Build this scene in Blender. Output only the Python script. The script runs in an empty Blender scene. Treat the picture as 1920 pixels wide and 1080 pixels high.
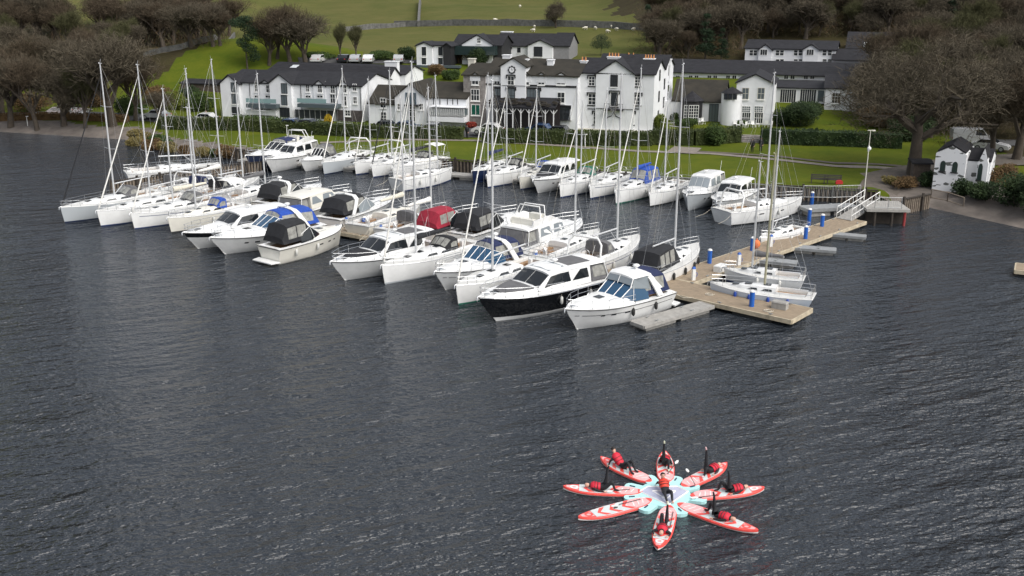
import bpy, bmesh, math, random
import numpy as np
from mathutils import Vector, Matrix, noise as mnoise
sc = bpy.context.scene
col = sc.collection
R = math.radians
# ------------------------------------------------------------ camera, sky, sun, exposure
CH, CF, CP = 21.5, 1890.0, R(17)
cam = bpy.data.cameras.new('camera'); camo = bpy.data.objects.new('camera', cam); col.objects.link(camo)
camo.location = (0, 0, CH); camo.rotation_euler = (R(90) - CP, 0, 0)
cam.sensor_width = 36; cam.lens = CF / 1920 * 36; cam.clip_start = .5; cam.clip_end = 6000
sc.camera = camo
sc.render.resolution_x = 1024; sc.render.resolution_y = 576
W = bpy.data.worlds.new("World"); sc.world = W; W.use_nodes = True
nt = W.node_tree; bg = nt.nodes['Background']
SUN_EL, SUN_AZ = R(50), R(130)        # azimuth measured clockwise from +Y (view direction): sun is high on the right
sky = nt.nodes.new('ShaderNodeTexSky'); sky.sky_type = 'NISHITA'; sky.sun_disc = False
sky.sun_elevation = SUN_EL; sky.sun_rotation = SUN_AZ; sky.dust_density = 4.0; sky.air_density = 1.0; sky.ozone_density = 1.0
hs = nt.nodes.new('ShaderNodeHueSaturation'); hs.inputs['Saturation'].default_value = .34
# patchy overcast: procedural cloud layer that lightens and darkens the sky
tc = nt.nodes.new('ShaderNodeTexCoord'); cn = nt.nodes.new('ShaderNodeTexNoise'); cn.inputs['Scale'].default_value = 2.2; cn.inputs['Detail'].default_value = 5
rmp = nt.nodes.new('ShaderNodeMapRange'); rmp.inputs[1].default_value = .3; rmp.inputs[2].default_value = .7; rmp.inputs[3].default_value = .62; rmp.inputs[4].default_value = 1.25
mul = nt.nodes.new('ShaderNodeVectorMath'); mul.operation = 'SCALE'
nt.links.new(tc.outputs['Generated'], cn.inputs['Vector']); nt.links.new(cn.outputs['Fac'], rmp.inputs[0])
nt.links.new(sky.outputs['Color'], hs.inputs['Color']); nt.links.new(hs.outputs['Color'], mul.inputs[0]); nt.links.new(rmp.outputs[0], mul.inputs['Scale'])
nt.links.new(mul.outputs[0], bg.inputs['Color']); bg.inputs['Strength'].default_value = .15
sl = bpy.data.lights.new('sun', 'SUN'); sl.energy = 1.5; sl.angle = R(52); sl.color = (1, .96, .9)
slo = bpy.data.objects.new('sun', sl); col.objects.link(slo)
sd = Vector((math.sin(SUN_AZ) * math.cos(SUN_EL), math.cos(SUN_AZ) * math.cos(SUN_EL), math.sin(SUN_EL)))
slo.rotation_euler = sd.to_track_quat('Z', 'Y').to_euler(); slo.location = (60, 0, 80)
sc.view_settings.view_transform = 'Standard'; sc.view_settings.look = 'None'; sc.view_settings.exposure = 0.5; sc.view_settings.gamma = 1
sc.render.engine = 'CYCLES'

# ------------------------------------------------------------ materials
MATS = {}
def mk(name, c, rough=.6, metal=0, var=0, scale=4, bump=0, c2=None, spec=.5, emit=None, coat=0, stretch=None, bs=None, alpha=1):
    if name in MATS: return MATS[name]
    m = bpy.data.materials.new(name); m.use_nodes = True; n = m.node_tree; p = n.nodes['Principled BSDF']
    p.inputs['Base Color'].default_value = (*c, 1); p.inputs['Roughness'].default_value = rough; p.inputs['Metallic'].default_value = metal
    p.inputs['Specular IOR Level'].default_value = spec; p.inputs['Coat Weight'].default_value = coat
    if alpha < 1: p.inputs['Alpha'].default_value = alpha
    if var or c2 or bump:
        t = n.nodes.new('ShaderNodeTexCoord'); mp = n.nodes.new('ShaderNodeMapping'); ns = n.nodes.new('ShaderNodeTexNoise')
        ns.inputs['Scale'].default_value = scale; ns.inputs['Detail'].default_value = 6; ns.inputs['Roughness'].default_value = .62
        if stretch: mp.inputs['Scale'].default_value = stretch
        n.links.new(t.outputs['Object'], mp.inputs[0]); n.links.new(mp.outputs[0], ns.inputs['Vector'])
        if var or c2:
            rp = n.nodes.new('ShaderNodeValToRGB'); e = rp.color_ramp.elements; e[0].position = .32; e[1].position = .68
            d = c2 if c2 else tuple(min(1, x * (1 + var)) for x in c); a = c if c2 else tuple(x * (1 - var) for x in c)
            e[0].color = (*a, 1); e[1].color = (*d, 1)
            n.links.new(ns.outputs['Fac'], rp.inputs[0]); n.links.new(rp.outputs[0], p.inputs['Base Color'])
        if bump:
            b = n.nodes.new('ShaderNodeBump'); b.inputs['Strength'].default_value = .6; b.inputs['Distance'].default_value = bump
            n2 = n.nodes.new('ShaderNodeTexNoise'); n2.inputs['Scale'].default_value = bs or scale * 4; n2.inputs['Detail'].default_value = 3
            n.links.new(mp.outputs[0], n2.inputs['Vector'])
            n.links.new(n2.outputs['Fac'], b.inputs['Height']); n.links.new(b.outputs[0], p.inputs['Normal'])
    MATS[name] = m; return m

# ------------------------------------------------------------ mesh builder
class MB:
    def __init__(s): s.v = []; s.f = []; s.m = []; s.s = []
    def add(s, vs, fs, m=0, sm=False, M=None):
        o = len(s.v)
        s.v += [tuple(M @ Vector(p)) if M else tuple(p) for p in vs]
        for f in fs: s.f.append(tuple(o + i for i in f)); s.m.append(m); s.s.append(sm)
        return s
    def box(s, x0, x1, y0, y1, z0, z1, m=0, M=None, tx=0, ty=0):
        vs = [(x0, y0, z0), (x1, y0, z0), (x1, y1, z0), (x0, y1, z0), (x0+tx, y0+ty, z1), (x1-tx, y0+ty, z1), (x1-tx, y1-ty, z1), (x0+tx, y1-ty, z1)]
        return s.add(vs, [(3, 2, 1, 0), (4, 5, 6, 7), (0, 1, 5, 4), (1, 2, 6, 5), (2, 3, 7, 6), (3, 0, 4, 7)], m, False, M)
    def tube(s, pts, r, m=0, n=5, cap=True, r2=None):
        pts = [Vector(p) for p in pts]; k = len(pts)
        rs = r if isinstance(r, (list, tuple)) else [r + ((r2 - r) * i / (k - 1) if r2 is not None else 0) for i in range(k)]
        vs = []; up = None
        for i, p in enumerate(pts):
            d = (pts[min(i+1, k-1)] - pts[max(i-1, 0)]); d = d.normalized() if d.length > 1e-9 else Vector((0, 0, 1))
            if up is None: up = Vector((0, 0, 1)) if abs(d.z) < .9 else Vector((1, 0, 0))
            a = d.cross(up).normalized(); b = a.cross(d).normalized(); up = b
            for j in range(n):
                t = 2 * math.pi * j / n; vs.append(p + (a * math.cos(t) + b * math.sin(t)) * rs[i])
        fs = [(i*n+j, i*n+(j+1) % n, (i+1)*n+(j+1) % n, (i+1)*n+j) for i in range(k-1) for j in range(n)]
        s.add(vs, fs, m, n > 4)
        if cap: s.add(vs[:n], [tuple(range(n))[::-1]], m); s.add(vs[-n:], [tuple(range(n))], m)
        return s
    def poly(s, pts, m=0, M=None): return s.add(pts, [tuple(range(len(pts)))], m, False, M)
    def prism(s, pts, axis, a, b, m=0, M=None, sm=False):
        # extrude a 2-D outline along an axis ('x': outline is (y,z); 'y': (x,z); 'z': (x,y))
        def P3(q, t): return {'x': (t, q[0], q[1]), 'y': (q[0], t, q[1]), 'z': (q[0], q[1], t)}[axis]
        n = len(pts); vs = [P3(q, a) for q in pts] + [P3(q, b) for q in pts]
        s.add(vs, [tuple(range(n))[::-1], tuple(range(n, 2*n))], m, False, M)
        return s.add(vs, [(i, (i+1) % n, n+(i+1) % n, n+i) for i in range(n)], m, sm, M)
    def loft(s, secs, m=0, closed=False, caps=True, sm=True):
        n = len(secs[0]); vs = [p for q in secs for p in q]; k = n if closed else n-1
        s.add(vs, [(i*n+j, i*n+(j+1) % n, (i+1)*n+(j+1) % n, (i+1)*n+j) for i in range(len(secs)-1) for j in range(k)], m, sm)
        if caps: s.add(secs[0], [tuple(range(n))[::-1]], m); s.add(secs[-1], [tuple(range(n))], m)
        return s
    def ball(s, c, r, m=0, n=8, k=5, sq=(1, 1, 1)):
        vs = []
        for i in range(k+1):
            t = math.pi * i / k
            for j in range(n):
                a = 2*math.pi*j/n; vs.append((c[0]+sq[0]*r*math.sin(t)*math.cos(a), c[1]+sq[1]*r*math.sin(t)*math.sin(a), c[2]+sq[2]*r*math.cos(t)))
        return s.add(vs, [(i*n+j, (i+1)*n+j, (i+1)*n+(j+1) % n, i*n+(j+1) % n) for i in range(k) for j in range(n)], m, True)
    def mesh(s, name, mats):
        me = bpy.data.meshes.new(name); me.from_pydata(s.v, [], s.f)
        for x in (mats if isinstance(mats, (list, tuple)) else [mats]): me.materials.append(x)
        me.polygons.foreach_set('material_index', s.m); me.polygons.foreach_set('use_smooth', s.s); me.update()
        return me
    def build(s, name, mats, parent=None, loc=None):
        o = bpy.data.objects.new(name, s.mesh(name, mats)); col.objects.link(o)
        if parent: o.parent = parent
        if loc: o.location = loc
        return o
def fixn(o):
    b = bmesh.new(); b.from_mesh(o.data); bmesh.ops.recalc_face_normals(b, faces=b.faces); b.to_mesh(o.data); b.free(); return o
def tag(o, label=None, cat=None, group=None, kind=None):
    if label: o['label'] = label
    if cat: o['category'] = cat
    if group: o['group'] = group
    if kind: o['kind'] = kind
    return o
def empty(name, loc, rz=0, label=None, cat=None, group=None, s=1):
    o = bpy.data.objects.new(name, None); col.objects.link(o); o.location = loc; o.rotation_euler = (0, 0, rz); o.empty_display_size = .3
    if s != 1: o.scale = (s, s, s)
    return tag(o, label, cat, group)
def copy_tree(o, parent=None):
    c = o.copy(); col.objects.link(c); c.parent = parent
    for ch in list(o.children): copy_tree(ch, c)
    return c

# ------------------------------------------------------------ pixel (1920x1080 photograph) -> world
def ray(px, py):
    x = (px-960)/CF; y = (540-py)/CF
    return Vector((x, math.cos(CP)+y*math.sin(CP), -math.sin(CP)+y*math.cos(CP)))
def P(px, py, z=0.0):
    d = ray(px, py); t = (z-CH)/d.z; return Vector((d.x*t, d.y*t, z))
def mpp(y, z=0):        # metres per photo pixel at ground distance y
    return math.hypot(y, CH-z)/CF
def sstep(a, b, x): t = np.clip((x-a)/(b-a), 0, 1); return t*t*(3-2*t)
SHORE = [(-420, 240), (-150, 172), (-75.5, 149), (-54.7, 141.6), (-45, 131), (-33.9, 125), (-23.3, 121.2), (-6.3, 117.6), (13.8, 107.9), (24.1, 103.2), (36.8, 99.5), (41, 97.3), (46.1, 88.4), (56, 78), (80, 55), (120, 10), (300, -150)]
def shore_d(x, y):
    x = np.asarray(x, float); y = np.asarray(y, float); best = np.full(x.shape, 1e9); sg = np.ones(x.shape)
    for (ax, ay), (bx, by) in zip(SHORE[:-1], SHORE[1:]):
        dx, dy = bx-ax, by-ay; t = np.clip(((x-ax)*dx+(y-ay)*dy)/(dx*dx+dy*dy), 0, 1)
        d = np.hypot(x-ax-t*dx, y-ay-t*dy); side = np.sign((y-ay)*dx-(x-ax)*dy); w = d < best-1e-9
        best = np.where(w, d, best); sg = np.where(w, side, sg)
    return best*sg
def TH(x, y):
    x = np.asarray(x, float); y = np.asarray(y, float); d = shore_d(x, y); w = .29*x+.956*y-136.2
    quay = sstep(-42, -30, x)*(1-sstep(36.5, 40, x))
    zb = -1.2+2.4*sstep(-6.0, 6.5, d)+.5*sstep(6, 14, d)
    zq = -2.0+3.2*sstep(-.3, .3, d)+.45*sstep(4, 30, d)
    z = zb*(1-quay)+zq*quay
    z = z+5.2*sstep(6, 46, w)+.05*np.clip(w-44, 0, None)+.06*np.clip(w-190, 0, None)
    z = z+5.0*np.exp(-(((x+52)/24)**2+((y-193)/15)**2))           # knoll behind the left wing
    z = z+sstep(22, 60, x)*np.clip(w-42, 0, 150)*.13
    z = z+sstep(-60, -110, x)*np.clip(w-20, 0, 150)*.06
    hill = .9*np.sin(x*.031+1)*np.cos(y*.023)+.45*np.sin(x*.083+y*.05)
    return z+hill*sstep(50, 110, w)
def th(x, y): return float(TH(np.array([x]), np.array([y]))[0])
def T(px, py, lim=1500):
    d = ray(px, py); ts = np.concatenate([np.arange(60, 260, 1.0), np.arange(260, lim, 4.0)])
    zz = CH+d.z*ts-TH(d.x*ts, d.y*ts); i = np.argmax(zz < 0)
    if zz[i] >= 0: i = len(ts)-1
    lo, hi = ts[i-1], ts[i]
    for _ in range(12):
        m = (lo+hi)/2
        if CH+d.z*m-th(d.x*m, d.y*m) < 0: hi = m
        else: lo = m
    return Vector((d.x*hi, d.y*hi, th(d.x*hi, d.y*hi)))

# shared materials
white = mk('white_gelcoat', (.75, .755, .745), .28, var=.10, scale=.9, coat=.2)
offw = mk('cream_gelcoat', (.70, .68, .61), .3, var=.05, scale=1.5, coat=.2)
greyh = mk('pale_grey_gelcoat', (.42, .45, .47), .28, coat=.2)
blackh = mk('black_gelcoat', (.008, .009, .011), .14, coat=.4)
navyh = mk('navy_gelcoat', (.012, .022, .06), .16, coat=.4)
deckm = mk('nonslip_deck', (.58, .58, .56), .7, var=.08, scale=8)
teak = mk('teak', (.28, .17, .09), .7, var=.25, scale=3, stretch=(1, 9, 1))
anti_b = mk('blue_antifoul', (.015, .035, .12), .6); anti_k = mk('dark_antifoul', (.02, .022, .025), .6); anti_g = mk('green_antifoul', (.02, .16, .11), .6)
anti_r = mk('red_antifoul', (.16, .03, .025), .6)
glassd = mk('dark_glass', (.012, .015, .018), .06, spec=.7)
glassb = mk('blue_tint_glass', (.02, .07, .14), .05, spec=.8)
glassw = mk('clear_screen', (.22, .25, .27), .07, spec=.8)
vinyl = mk('clear_vinyl', (.26, .26, .24), .16, var=.3, scale=3, spec=.7)
steel = mk('stainless', (.62, .63, .64), .22, metal=.9)
alu = mk('anodised_spar', (.62, .63, .64), .38, metal=.35)
sparw = mk('white_spar', (.78, .78, .76), .4)
wire = mk('rigging_wire', (.45, .46, .47), .4, metal=.5)
rope = mk('rope', (.5, .46, .38), .9)
sail = mk('sailcloth', (.72, .71, .67), .8, var=.1, scale=6)
FAB = {'black': mk('black_canvas', (.013, .014, .017), .85, var=.3, scale=3, bump=.01), 'navy': mk('navy_canvas', (.012, .02, .07), .85, var=.2, scale=3, bump=.01),
       'blue': mk('blue_canvas', (.012, .06, .33), .8, var=.2, scale=3, bump=.01), 'red': mk('burgundy_canvas', (.26, .012, .03), .85, var=.2, scale=3, bump=.01),
       'grey': mk('grey_canvas', (.11, .11, .115), .85, var=.2, scale=3, bump=.01), 'green': mk('green_canvas', (.01, .13, .09), .85, var=.2, scale=3, bump=.01),
       'white': sail, 'cream': mk('cream_canvas', (.6, .57, .48), .85, var=.1)}
rubber = mk('black_rubber', (.02, .02, .02), .7); fendw = mk('fender_white', (.6, .6, .57), .5); fendb = mk('fender_blue', (.01, .05, .3), .5)
# ------------------------------------------------------------ water
def water_mat():
    m = bpy.data.materials.new('lake_water'); m.use_nodes = True; n = m.node_tree; p = n.nodes['Principled BSDF']
    p.inputs['Base Color'].default_value = (.023, .028, .035, 1); p.inputs['Roughness'].default_value = .11; p.inputs['IOR'].default_value = 1.42
    L = n.links.new; N = n.nodes.new
    t = N('ShaderNodeTexCoord')
    def nz(sx, sy, rot, scale, detail, rough=.5, off=None):
        mp = N('ShaderNodeMapping'); mp.inputs['Rotation'].default_value = (0, 0, R(rot)); mp.inputs['Scale'].default_value = (1/sx, 1/sy, 1); mp.vector_type = 'TEXTURE'
        q = N('ShaderNodeTexNoise'); q.inputs['Scale'].default_value = scale; q.inputs['Detail'].default_value = detail; q.inputs['Roughness'].default_value = rough
        src = t.outputs['Object']
        if off is not None: va = N('ShaderNodeVectorMath'); va.operation = 'ADD'; L(src, va.inputs[0]); L(off, va.inputs[1]); src = va.outputs[0]
        L(src, mp.inputs[0]); L(mp.outputs[0], q.inputs['Vector']); return q.outputs['Fac']
    def lean(sx, sy, rot, scale, detail, rough, amt):
        """waves that lean towards the viewer's shore: gentle backs, steep fronts"""
        n0 = nz(sx, sy, rot, scale, 1, rough); cx = N('ShaderNodeCombineXYZ')
        L(mth('MULTIPLY', n0, -math.sin(R(rot))*amt), cx.inputs[0]); L(mth('MULTIPLY', n0, math.cos(R(rot))*amt), cx.inputs[1])
        return nz(sx, sy, rot, scale, detail, rough, cx.outputs[0])
    def mth(op, a, b):
        q = N('ShaderNodeMath'); q.operation = op
        for i, v in enumerate((a, b)):
            if isinstance(v, (int, float)): q.inputs[i].default_value = v
            else: L(v, q.inputs[i])
        return q.outputs[0]
    swell = lean(.14, .46, 27, 1.0, 2, .5, 1.7)
    chop = lean(.45, 1.5, 20, 1.0, 3, .5, .55)
    fine = lean(2.6, 4.2, 8, 1.0, 2, .5, .15); cross = nz(1.1, .7, -35, 1.0, 3, .6)
    h = mth('ADD', mth('ADD', mth('ADD', mth('MULTIPLY', cross, .38), mth('MULTIPLY', swell, .9)), mth('MULTIPLY', chop, .56)), mth('MULTIPLY', fine, .24))
    # wind patches, and the sheltered basin behind the boats is calmer
    patch = nz(.03, .09, 25, 1.0, 3); pr = N('ShaderNodeMapRange'); pr.inputs[1].default_value = .35; pr.inputs[2].default_value = .65; pr.inputs[3].default_value = .72; pr.inputs[4].default_value = 1.15; L(patch, pr.inputs[0])
    sx = N('ShaderNodeSeparateXYZ'); L(t.outputs['Object'], sx.inputs[0])
    ln = mth('ADD', mth('MULTIPLY', sx.outputs[0], .57), mth('MULTIPLY', sx.outputs[1], .82))     # distance across the long pontoon
    cr = N('ShaderNodeMapRange'); cr.interpolation_type = 'SMOOTHSTEP'; cr.inputs[1].default_value = 58; cr.inputs[2].default_value = 72; cr.inputs[3].default_value = 1; cr.inputs[4].default_value = .55; L(ln, cr.inputs[0])
    b = N('ShaderNodeBump'); b.inputs['Distance'].default_value = 1.0
    L(mth('MULTIPLY', cr.outputs[0], pr.outputs[0]), b.inputs['Strength']); L(h, b.inputs['Height']); L(b.outputs[0], p.inputs['Normal'])
    return m
w = MB().add([(-900, -60, 0), (700, -60, 0), (700, 600, 0), (-900, 600, 0)], [(0, 1, 2, 3)]).build('water', water_mat()); tag(w, kind='structure')

# ------------------------------------------------------------ ground sheets
lawn_m = mk('lawn_grass', (.048, .078, .006), .95, c2=(.102, .114, .010), scale=.16, bump=.04, bs=9, spec=.1)
field_m = mk('field_grass', (.056, .072, .014), .95, c2=(.115, .105, .034), scale=.045, bump=.25, bs=.5, spec=.1)
wood_m = mk('leaf_litter', (.030, .022, .012), .95, c2=(.050, .045, .018), scale=.12, bump=.2, bs=1.5, spec=.1)
beach_m = mk('lake_shingle', (.10, .088, .078), .9, c2=(.19, .165, .145), scale=.6, bump=.06, bs=12, spec=.2)
for m_ in (lawn_m, field_m, wood_m):
    for n_ in m_.node_tree.nodes:
        if n_.type == 'TEX_NOISE' and n_.inputs['Detail'].default_value > 5: n_.inputs['Roughness'].default_value = .80; n_.inputs['Detail'].default_value = 9
xs = np.concatenate([np.arange(-900, -260, 20.), np.arange(-260, -100, 4.), np.arange(-100, 62, 1.0), np.arange(62, 150, 3.), np.arange(150, 720, 20.)])
ys = np.concatenate([np.arange(-160, 70, 12.), np.arange(70, 175, 1.0), np.arange(175, 260, 2.5), np.arange(260, 420, 6.), np.arange(420, 1600, 30.)])
X, Y = np.meshgrid(xs, ys); Z = TH(X, Y); D = shore_d(X, Y)
Z = np.where(D < -4, -2.2, Z)
Wf = .29*X+.956*Y-136.2
parts = {k: MB() for k in ('lawn', 'field', 'woodland_floor', 'beach', 'lake_bed')}
nx, ny = len(xs), len(ys)
cls = np.empty((ny-1, nx-1), object)
for j in range(ny-1):
    for i in range(nx-1):
        x = (xs[i]+xs[i+1])/2; y = (ys[j]+ys[j+1])/2; d = (D[j, i]+D[j+1, i+1])/2; wv = (Wf[j, i]+Wf[j+1, i+1])/2
        wob = 3*math.sin(x*.13+y*.07)+2*math.sin(x*.31-y*.22)
        if d < -4: k = 'lake_bed'
        elif (d < 4.5+wob*.3 and x < -33) or (d < 9.5+wob*.3 and x > 38): k = 'beach'
        elif x > 62+wob or (x > 46 and wv > 24+wob) or (x > 30+wob and wv > 42) or (x > 44 and wv < -34+wob) : k = 'woodland_floor'
        elif x < -58+wob and (wv > 22+wob and wv < 75) : k = 'woodland_floor'
        elif wv > 44+wob: k = 'field'
        else: k = 'lawn'
        cls[j, i] = k
for k, m in (('lawn', lawn_m), ('field', field_m), ('woodland_floor', wood_m), ('beach', beach_m), ('lake_bed', wood_m)):
    jj, ii = np.where(cls == k); idx = {}; b = parts[k]
    for j, i in zip(jj, ii):
        f = []
        for q in ((j, i), (j, i+1), (j+1, i+1), (j+1, i)):
            if q not in idx: idx[q] = len(b.v); b.v.append((float(xs[q[1]]), float(ys[q[0]]), float(Z[q])))
            f.append(idx[q])
        b.f.append(tuple(f)); b.m.append(0); b.s.append(True)
    tag(b.build(k, m), kind='structure')
def strip(name, pts, wdt, m, lift=.05, kind='structure', terr=True, sub=2.0):
    """a band draped on the ground along a polyline of world points"""
    q = []
    for a, b in zip(pts[:-1], pts[1:]):
        n = max(1, int((b-a).length/sub)); q += [a.lerp(b, i/n) for i in range(n)]
    q.append(pts[-1]); mb = MB(); L = []; n = len(q)
    for i, p in enumerate(q):
        d = (q[min(i+1, n-1)]-q[max(i-1, 0)]); d.z = 0; d.normalize(); s = Vector((-d.y, d.x, 0)); ww = wdt(i/(n-1)) if callable(wdt) else wdt
        for k in (-.5, 0, .5):
            r = p+s*ww*k; L.append((r.x, r.y, th(r.x, r.y)+lift))
    mb.add(L, [(3*i+k, 3*i+3+k, 3*i+4+k, 3*i+1+k) for i in range(n-1) for k in (0, 1)], 0, True)
    o = mb.build(name, m); return tag(o, kind=kind) if kind else o
asph = mk('asphalt', (.055, .055, .056), .9, var=.2, scale=1, bump=.01)
grav = mk('gravel_path', (.20, .175, .15), .95, var=.2, scale=2, bump=.02)
dirt = mk('wet_dirt', (.10, .085, .07), .9, var=.25, scale=1.5, bump=.02)
def TL(l): return [T(*p) for p in l]
strip('road', TL([(-60, 218), (120, 214), (300, 222), (430, 232), (560, 240), (690, 247), (860, 252), (960, 254)]), 4.6, asph, .06)
strip('car_park', TL([(870, 246), (960, 246), (1050, 250)]), 7, asph, .09)
strip('path', TL([(600, 268), (760, 262), (900, 264), (1060, 274), (1200, 284), (1330, 288), (1460, 300), (1600, 313), (1690, 318)]), 1.1, grav, .05)
strip('earth_bank', TL([(1300, 284), (1460, 294), (1600, 307), (1690, 312)]), .8, dirt, .07)
strip('footway', TL([(1275, 288), (1290, 277)]), 3.5, grav, .09)
strip('track', TL([(1640, 366), (1655, 345), (1670, 330), (1740, 318), (1830, 302), (1935, 300)]), lambda t: 3.5+4*t, dirt, .1)
strip('upper_road', TL([(1840, 268), (1960, 270)]), 5, asph, .12)
strip('hill_track', TL([(560, 116), (640, 114), (790, 116)]), 3, asph, .1)
# ------------------------------------------------------------ boats
def lerp(a, b, t): return a+(b-a)*t
def interp(tab, x):
    for (a, b) in zip(tab[:-1], tab[1:]):
        if x <= b[0]:
            t = (x-a[0])/(b[0]-a[0]) if b[0] > a[0] else 0; t = max(0, min(1, t)); return lerp(a[1], b[1], t)
    return tab[-1][1]
class Hull:
    """lofted hull: x forward, stern at -L/2, waterline z=0"""
    def __init__(s, L, B, fb, fs, rake=.2, tw=.8, flare=.1, motor=False, over=0.0):
        s.L, s.B, s.fb, s.fs, s.rake, s.tw, s.flare, s.motor, s.over = L, B, fb, fs, rake, tw, flare, motor, over; s.bz = .13
    def dy(s, t):
        if t < .42: f = s.tw+(1-s.tw)*math.sin(math.pi/2*t/.42)
        else: f = 1-((t-.42)/.58)**(3.3 if s.motor else 2.2)
        return max(.02, s.B/2*f)
    def wy(s, t):
        if t < .4: f = s.tw*.94+(1-s.tw)*math.sin(math.pi/2*t/.4)
        else: f = 1-((t-.4)/.6)**(1.75 if s.motor else 1.6)
        return max(.008, s.B/2*(1-s.flare)*f)
    def sh(s, t): return lerp(s.fs, s.fb, t**1.7)-.06*math.sin(math.pi*t)*(0 if s.motor else 1)
    def X(s, t, h):   # h 0 waterline .. 1 deck
        return lerp(-s.L/2+s.over*(1-h), s.L/2-s.rake*(1-h)**1.3, t)
    def sec(s, t):
        z = s.sh(t); d = s.dy(t); w = s.wy(t); o = []
        if s.motor: prof = [(d, z, 1), (lerp(w, d, .78), z*.72, .72), (lerp(w, d, .42), z*.40, .4), (lerp(w, d, .25), s.bz, .13), (w, 0, 0), (w*.5, -.35, -.05)]
        else: prof = [(d, z, 1), (lerp(w, d, .85), z*.7, .7), (lerp(w, d, .5), z*.35, .35), (lerp(w, d, .2), .12, .12), (w, 0, 0), (w*.6, -.35, -.1)]
        r = [(s.X(t, h), y, zz) for y, zz, h in prof]; r.append((s.X(t, -.15) if True else 0, 0, -.6))
        return r
    def build(s, root, topside, boot, anti, stripe=None, n=16):
        mb = MB(); secs = []
        for i in range(n+1):
            t = 1-(1-i/n)**1.25
            q = s.sec(t); secs.append(q+[(x, -y, z) for x, y, z in q[:-1]][::-1])
        m = len(secs[0])
        vs = [p for q in secs for p in q]; o = len(mb.v); mb.v += vs
        mi = [0, stripe is not None and 3 or 0, 0, 1, 2, 2]; mi = mi+mi[::-1]
        if stripe is not None: mi = [3, 0, 0, 1, 2, 2]; mi = mi+mi[::-1]
        for i in range(n):
            for j in range(m-1): mb.f.append((o+i*m+j, o+(i+1)*m+j, o+(i+1)*m+j+1, o+i*m+j+1)); mb.m.append(mi[j]); mb.s.append(True)
        mb.add(secs[0], [tuple(range(m))], 0); mb.add(secs[-1], [tuple(range(m))[::-1]], 0)
        ms = [topside, boot, anti]+([stripe] if stripe is not None else [])
        return fixn(mb.build('hull', ms, root))
    def tx(s, x): return max(0, min(1, (x+s.L/2)/s.L))
    def deck(s, root, mat, ck=None, floor=teak, cw=.6, dz=.45, inset=.04, camber=.05):
        """deck with an open cockpit well between x=ck[0]..ck[1]"""
        mb = MB(); xs_ = [-s.L/2+s.L*i/18 for i in range(19)]
        if ck: xs_ = sorted(set(xs_+list(ck)))
        rows = []
        for x in xs_:
            t = s.tx(x); y = max(.01, s.dy(t)-inset*0); z = s.sh(t)
            c = min(cw, y*.72); rows.append([(x, y, z-.01), (x, c, z+camber*(1-c/s.B)), (x, -c, z+camber*(1-c/s.B)), (x, -y, z-.01)])
        for a, b in zip(rows[:-1], rows[1:]):
            mid = (a[0][0]+b[0][0])/2
            for j in range(3):
                if j == 1 and ck and ck[0] <= mid <= ck[1]: continue
                mb.add([a[j], b[j], b[j+1], a[j+1]], [(3, 2, 1, 0)], 0)
        if ck:
            ins = [r for r in rows if ck[0]-1e-6 <= r[0][0] <= ck[1]+1e-6]; zf = min(r[1][2] for r in ins)-dz
            for a, b in zip(ins[:-1], ins[1:]):
                A = [a[1], b[1], (b[1][0], b[1][1]*.93, zf), (a[1][0], a[1][1]*.93, zf)]; Bq = [a[2], b[2], (b[2][0], b[2][1]*.93, zf), (a[2][0], a[2][1]*.93, zf)]
                mb.add(A, [(0, 1, 2, 3)], 0); mb.add(Bq, [(3, 2, 1, 0)], 0)
                for sg in (1, -1):   # seats
                    y0 = a[1][1]*.93*sg; y1 = b[1][1]*.93*sg
                    mb.add([(a[1][0], y0, zf+.3), (b[1][0], y1, zf+.3), (b[1][0], y1*.5, zf+.3), (a[1][0], y0*.5, zf+.3), (b[1][0], y1*.5, zf), (a[1][0], y0*.5, zf)], [(0, 1, 2, 3), (3, 2, 4, 5)], 1)
                mb.add([(a[1][0], a[1][1]*.93, zf), (b[1][0], b[1][1]*.93, zf), (b[2][0], b[2][1]*.93, zf), (a[2][0], a[2][1]*.93, zf)], [(0, 1, 2, 3)], 1)
            for r in (ins[0], ins[-1]): mb.add([r[1], r[2], (r[2][0], r[2][1]*.93, zf), (r[1][0], r[1][1]*.93, zf)], [(0, 1, 2, 3)], 0)
        return mb.build('deck', [mat, floor], root)
    def edge(s, x, off=0, up=0, side=1):
        t = s.tx(x); return Vector((x, side*(s.dy(t)-off), s.sh(t)+up))
    def at(s, x, h, side=1, out=.012):
        """point on the topside at height fraction h of the freeboard"""
        t = s.tx(x)
        for _ in range(6): t = max(0, min(1, t+(x-s.X(t, h))/s.L))
        z = s.sh(t)*h; q = s.sec(t); y = interp(sorted([(p[2], p[1]) for p in q[:5]]), z)
        return Vector((x, side*(y+out), z))
    def hull_windows(s, root, spans, h0, h1, mat=glassd, name='hull_window'):
        for side in (1, -1):
            for xa, xb in spans:
                mb = MB(); n = max(1, int((xb-xa)/.5)); q = []
                for i in range(n+1):
                    x = lerp(xa, xb, i/n); e = .03 if i in (0, n) else 0
                    q.append([s.at(x, h0+e, side), s.at(x, (h0+h1)/2, side, .014), s.at(x, h1-e, side)])
                mb.loft(q, 0, caps=False, sm=False); mb.build(name, mat, root)
    def rubrail(s, root, mat, r=.03, dz=-.02):
        mb = MB()
        for side in (1, -1):
            mb.tube([s.edge(-s.L/2+s.L*i/16*.995, -.004, dz, side) for i in range(17)], r, 0, 4)
        mb.tube([s.edge(-s.L/2, 0, dz, 1), s.edge(-s.L/2, 0, dz, -1)], r, 0, 4)
        return mb.build('rub_rail', mat, root)
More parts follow.
